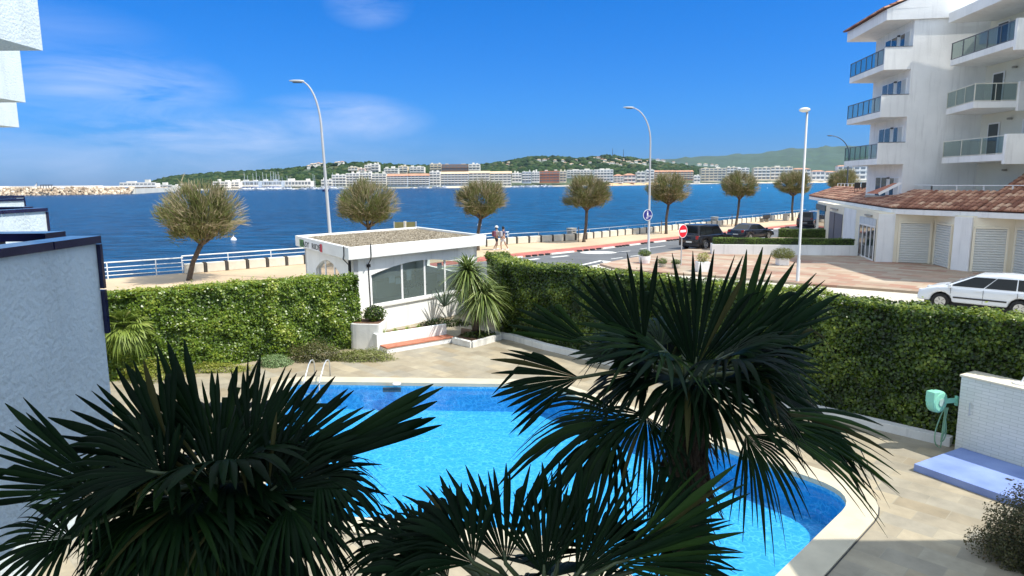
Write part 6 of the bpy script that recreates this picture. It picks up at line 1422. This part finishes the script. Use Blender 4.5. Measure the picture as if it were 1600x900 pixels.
def fan_palm(base, C, fans, rnd_n, rad, seed, label, name='fan_palm', trunk_r=.13, blade=(.55, .75), az_skip=None, group=None, el=(-.75, .7)):
    rs = random.Random(seed); root = empty(name, base, label, 'palm tree', group); B0 = Vector(base)
    b = MB(); n = 14; pts = []; rr = []
    for k in range(n+1): t = k/n; pts.append((C-B0)*t+Vector((math.sin(t*3)*.03, 0, -.05*(k == n)))); rr.append(trunk_r*(1.15-.25*t+.05*(k % 2)))
    b.tube(pts, rr, 12); tr_ = b.build('trunk', fibre, root, smooth=True)
    # shaggy fibre and old leaf bases on the trunk
    m = 900; t = rng.random(m)**.6; a = rng.random(m)*2*PI; Pn = np.array([tuple((C-B0)*float(q)) for q in t])+np.stack([np.cos(a), np.sin(a), 0*a], 1)*trunk_r*.95
    Dn = np.stack([np.cos(a)*.5, np.sin(a)*.5, -np.ones(m)], 1)+rng.normal(0, .25, (m, 3)); V, Q = strands(Pn, Dn, rng.uniform(.08, .25, m)*trunk_r/.13, np.full(m, .022*trunk_r/.13), 2, .2)
    npmesh('trunk_fibre', V, Q, fibre, root)
    for f_ in fans: frond(root, C, *f_[:2], rs, **f_[2])
    for i in range(rnd_n):
        az = i*2.39996+rs.uniform(-.3, .3); e_ = el[0]+(el[1]-el[0])*((i+.5)/rnd_n)+rs.uniform(-.12, .12)
        if az_skip and az_skip(az % (2*PI), e_): continue
        dv = Vector((math.cos(az)*math.cos(e_), math.sin(az)*math.cos(e_), math.sin(e_)*.9))
        hub = C+dv*rad*rs.uniform(.5, 1.0)+Vector((0, 0, .08)); bl = rs.uniform(*blade); tip = hub+(dv+Vector((0, 0, -.28 if e_ < .2 else -.05))).normalized()*bl
        up = Vector((0, 0, 1)) if e_ < .5 else Vector((-math.cos(az), -math.sin(az), .4))
        frond(root, C, hub, tip, rs, half=rs.uniform(62, 88), nseg=26, fold=.6, split=rs.uniform(.45, .62), droop=rs.uniform(.15, .5), grav=rs.uniform(.15, .4)+(.35 if e_ < -.2 else 0), tone=rs.uniform(.1, .75), hint=up)
    return root
def PF(hx, hy, hd_, tx, ty, td, **k): return (AT(hx, hy, hd_), AT(tx, ty, td), k)
FR = Vector((0, -1, .25)); UPV = Vector((0, 0, 1))
# right palm
CR = AT(1075, 610, 4.25)
right = [
 PF(1005, 545, 4.1, 945, 402, 4.15, half=30, nseg=13, grav=.02, droop=.05, tone=.35, hint=FR, split=.55),
 PF(1085, 580, 4.2, 1112, 392, 4.3, half=42, nseg=21, grav=.03, droop=.05, tone=.3, hint=FR, split=.5),
 PF(1140, 560, 4.5, 1245, 408, 4.7, half=24, nseg=10, grav=.02, tone=.6, hint=FR, split=.55),
 PF(1170, 540, 4.6, 1328, 446, 4.9, half=14, nseg=8, grav=.04, tone=.55, hint=FR, split=.6),
 PF(905, 590, 4.0, 768, 600, 3.9, half=34, nseg=17, grav=.10, tone=.4, hint=FR, split=.62),
 PF(925, 540, 4.5, 805, 470, 4.7, half=20, nseg=9, grav=.05, tone=.7, hint=FR, split=.6),
 PF(1040, 550, 4.05, 938, 548, 3.55, half=75, nseg=22, grav=.08, tone=.7, hint=Vector((0, -.5, 1)), split=.35),
 PF(985, 655, 4.0, 785, 690, 3.85, half=50, nseg=22, grav=.45, tone=.55, hint=Vector((0, -.5, 1)), split=.5),
 PF(960, 680, 4.2, 850, 750, 4.0, half=70, nseg=22, grav=.5, tone=.6, hint=Vector((0, -.6, 1)), split=.4),
 PF(1160, 590, 4.35, 1300, 580, 4.6, half=45, nseg=18, grav=.12, tone=.5, hint=FR, split=.5),
 PF(1185, 640, 4.2, 1425, 705, 4.3, half=16, nseg=11, grav=.08, tone=.85, hint=Vector((0, -.7, 1)), split=.5),
 PF(1190, 660, 4.2, 1400, 725, 4.0, half=28, nseg=14, grav=.25, tone=.8, hint=Vector((0, -.5, 1)), split=.4),
 PF(1165, 680, 3.95, 1255, 785, 3.7, half=60, nseg=22, grav=.5, tone=.6, hint=Vector((0, -.6, 1)), split=.42),
 PF(1010, 650, 3.9, 960, 735, 3.6, half=75, nseg=24, grav=.55, tone=.5, hint=Vector((0, -.8, .7)), split=.4),
 PF(1110, 600, 3.95, 1180, 590, 3.45, half=80, nseg=24, grav=.3, tone=.35, hint=Vector((0, -.5, 1)), split=.4),
 PF(1190, 600, 4.7, 1330, 640, 5.0, half=60, nseg=20, grav=.3, tone=.4, hint=Vector((0, -.5, 1)), split=.45),
]
for f_ in right:
    if f_[1].x > 1.9: f_[2]['split'] = .5
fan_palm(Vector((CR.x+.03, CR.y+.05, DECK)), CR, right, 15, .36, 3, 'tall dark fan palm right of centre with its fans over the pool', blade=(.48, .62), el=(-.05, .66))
# left palm
CL = AT(330, 775, 3.35)
left = [
 PF(270, 715, 3.2, 140, 560, 3.3, half=42, nseg=17, grav=.03, tone=.35, hint=FR, split=.52),
 PF(330, 720, 3.3, 225, 548, 3.45, half=16, nseg=7, grav=.02, tone=.45, hint=FR, split=.55),
 PF(345, 720, 3.3, 320, 560, 3.45, half=34, nseg=14, grav=.02, tone=.5, hint=FR, split=.62),
 PF(390, 715, 3.25, 440, 565, 3.4, half=30, nseg=14, grav=.02, tone=.4, hint=FR, split=.6),
 PF(405, 740, 3.2, 555, 612, 3.3, half=22, nseg=13, grav=.03, tone=.4, hint=FR, split=.66),
 PF(430, 750, 3.3, 690, 624, 3.5, half=7, nseg=6, grav=.03, tone=.5, hint=FR, split=.75, wmul=1.3),
 PF(430, 745, 3.3, 600, 700, 3.4, half=30, nseg=13, grav=.12, tone=.3, hint=FR, split=.5),
 PF(170, 765, 3.1, -40, 690, 3.0, half=28, nseg=15, grav=.04, tone=.5, hint=FR, split=.62),
 PF(150, 775, 2.9, 20, 810, 2.6, half=70, nseg=22, grav=.5, tone=.6, hint=Vector((.2, -.4, 1)), split=.4),
 PF(250, 740, 3.0, 60, 700, 2.9, half=55, nseg=20, grav=.3, tone=.35, hint=Vector((0, -.6, 1)), split=.45),
 PF(230, 800, 3.0, 90, 850, 2.8, half=75, nseg=24, grav=.5, tone=.6, hint=Vector((0, -.5, 1)), split=.42),
 PF(340, 760, 3.1, 330, 640, 3.2, half=62, nseg=26, grav=.05, tone=.25, hint=FR, split=.66),
 PF(420, 770, 3.1, 520, 680, 3.2, half=50, nseg=20, grav=.05, tone=.2, hint=FR, split=.6),
 PF(260, 770, 3.05, 190, 660, 3.1, half=50, nseg=20, grav=.05, tone=.25, hint=FR, split=.6),
 PF(110, 840, 2.8, -60, 860, 2.6, half=75, nseg=24, grav=.3, tone=.5, hint=Vector((0, -.5, 1)), split=.5),
 PF(200, 860, 2.9, 120, 930, 2.7, half=80, nseg=24, grav=.4, tone=.4, hint=Vector((0, -.5, 1)), split=.5),
 PF(350, 810, 3.0, 320, 890, 2.7, half=80, nseg=26, grav=.5, tone=.4, hint=Vector((0, -.6, .9)), split=.42),
 PF(450, 790, 3.1, 560, 850, 2.9, half=75, nseg=24, grav=.5, tone=.5, hint=Vector((0, -.5, 1)), split=.42),
 PF(500, 745, 3.2, 610, 770, 3.1, half=70, nseg=22, grav=.6, tone=.4, hint=Vector((0, -.4, 1)), split=.42),
]
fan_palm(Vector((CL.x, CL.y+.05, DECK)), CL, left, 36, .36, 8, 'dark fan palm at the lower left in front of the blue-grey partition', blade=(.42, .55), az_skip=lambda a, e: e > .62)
# middle palm, lower
CM = AT(850, 985, 3.1)
midf = [
 PF(790, 880, 3.0, 765, 712, 3.1, half=38, nseg=18, grav=.03, tone=.4, hint=FR, split=.62),
 PF(740, 880, 2.9, 655, 755, 2.9, half=55, nseg=20, grav=.3, tone=.4, hint=Vector((-.2, -.6, 1)), split=.5),
 PF(850, 900, 2.9, 850, 752, 3.0, half=38, nseg=17, grav=.03, tone=.35, hint=FR, split=.52),
 PF(870, 890, 3.1, 895, 715, 3.2, half=16, nseg=8, grav=.02, tone=.45, hint=FR, split=.6),
 PF(900, 900, 3.0, 1000, 745, 3.1, half=34, nseg=18, grav=.04, tone=.4, hint=FR, split=.5),
 PF(960, 880, 3.0, 1195, 815, 3.2, half=34, nseg=18, grav=.08, tone=.75, hint=FR, split=.45),
 PF(1010, 830, 3.5, 1110, 745, 3.7, half=50, nseg=20, grav=.05, tone=.5, hint=FR, split=.55),
 PF(720, 850, 2.95, 618, 772, 3.0, half=55, nseg=22, grav=.2, tone=.3, hint=Vector((-.2, -.7, .8)), split=.5),
 PF(660, 860, 3.0, 560, 800, 3.0, half=70, nseg=24, grav=.3, tone=.35, hint=Vector((0, -.6, 1)), split=.5),
 PF(670, 900, 2.9, 560, 850, 2.8, half=60, nseg=22, grav=.3, tone=.5, hint=Vector((0, -.6, 1)), split=.5),
 PF(700, 905, 3.0, 600, 800, 3.1, half=50, nseg=20, grav=.2, tone=.35, hint=FR, split=.5),
 PF(1030, 880, 3.2, 1180, 890, 3.1, half=60, nseg=20, grav=.3, tone=.5, hint=Vector((0, -.6, 1)), split=.45),
 PF(940, 860, 3.3, 960, 780, 3.0, half=90, nseg=26, grav=.2, tone=.3, hint=FR, split=.5),
 PF(620, 850, 3.4, 520, 850, 3.4, half=80, nseg=24, grav=.4, tone=.4, hint=Vector((0, -.6, 1)), split=.45),
]
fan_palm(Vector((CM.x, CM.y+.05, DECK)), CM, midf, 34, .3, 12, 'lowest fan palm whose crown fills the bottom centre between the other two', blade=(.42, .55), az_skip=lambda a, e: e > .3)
# small sunlit palm by the left hedge
sp0 = G(186, 590, DECK); CS = AT(196, 515, sp0.y); keep = palmm
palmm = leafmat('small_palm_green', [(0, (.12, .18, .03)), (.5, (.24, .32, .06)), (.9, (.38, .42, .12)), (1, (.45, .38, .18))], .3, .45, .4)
fan_palm(sp0, CS, [], 26, .42, 31, 'small sunlit fan palm in front of the left hedge', trunk_r=.12, blade=(.5, .75), el=(-.55, 1.2))
palmm = keep
# ---------------------------------------------------------------- the air over the bay
hz = bpy.data.materials.new('haze_air'); hz.use_nodes = True; nt = hz.node_tree; nt.nodes.remove(nt.nodes['Principled BSDF'])
pv = nt.nodes.new('ShaderNodeVolumePrincipled'); pv.inputs['Color'].default_value = (.62, .80, 1, 1); pv.inputs['Density'].default_value = .000034; pv.inputs['Anisotropy'].default_value = .3
nt.links.new(pv.outputs[0], nt.nodes['Material Output'].inputs['Volume'])
b = MB(); b.box(-8000, 8000, -300, 8000, -9, 300); o = b.build('haze', hz); tag(o, 'thin pale haze over the bay', 'haze', kind='stuff')
bpy.context.view_layer.update()
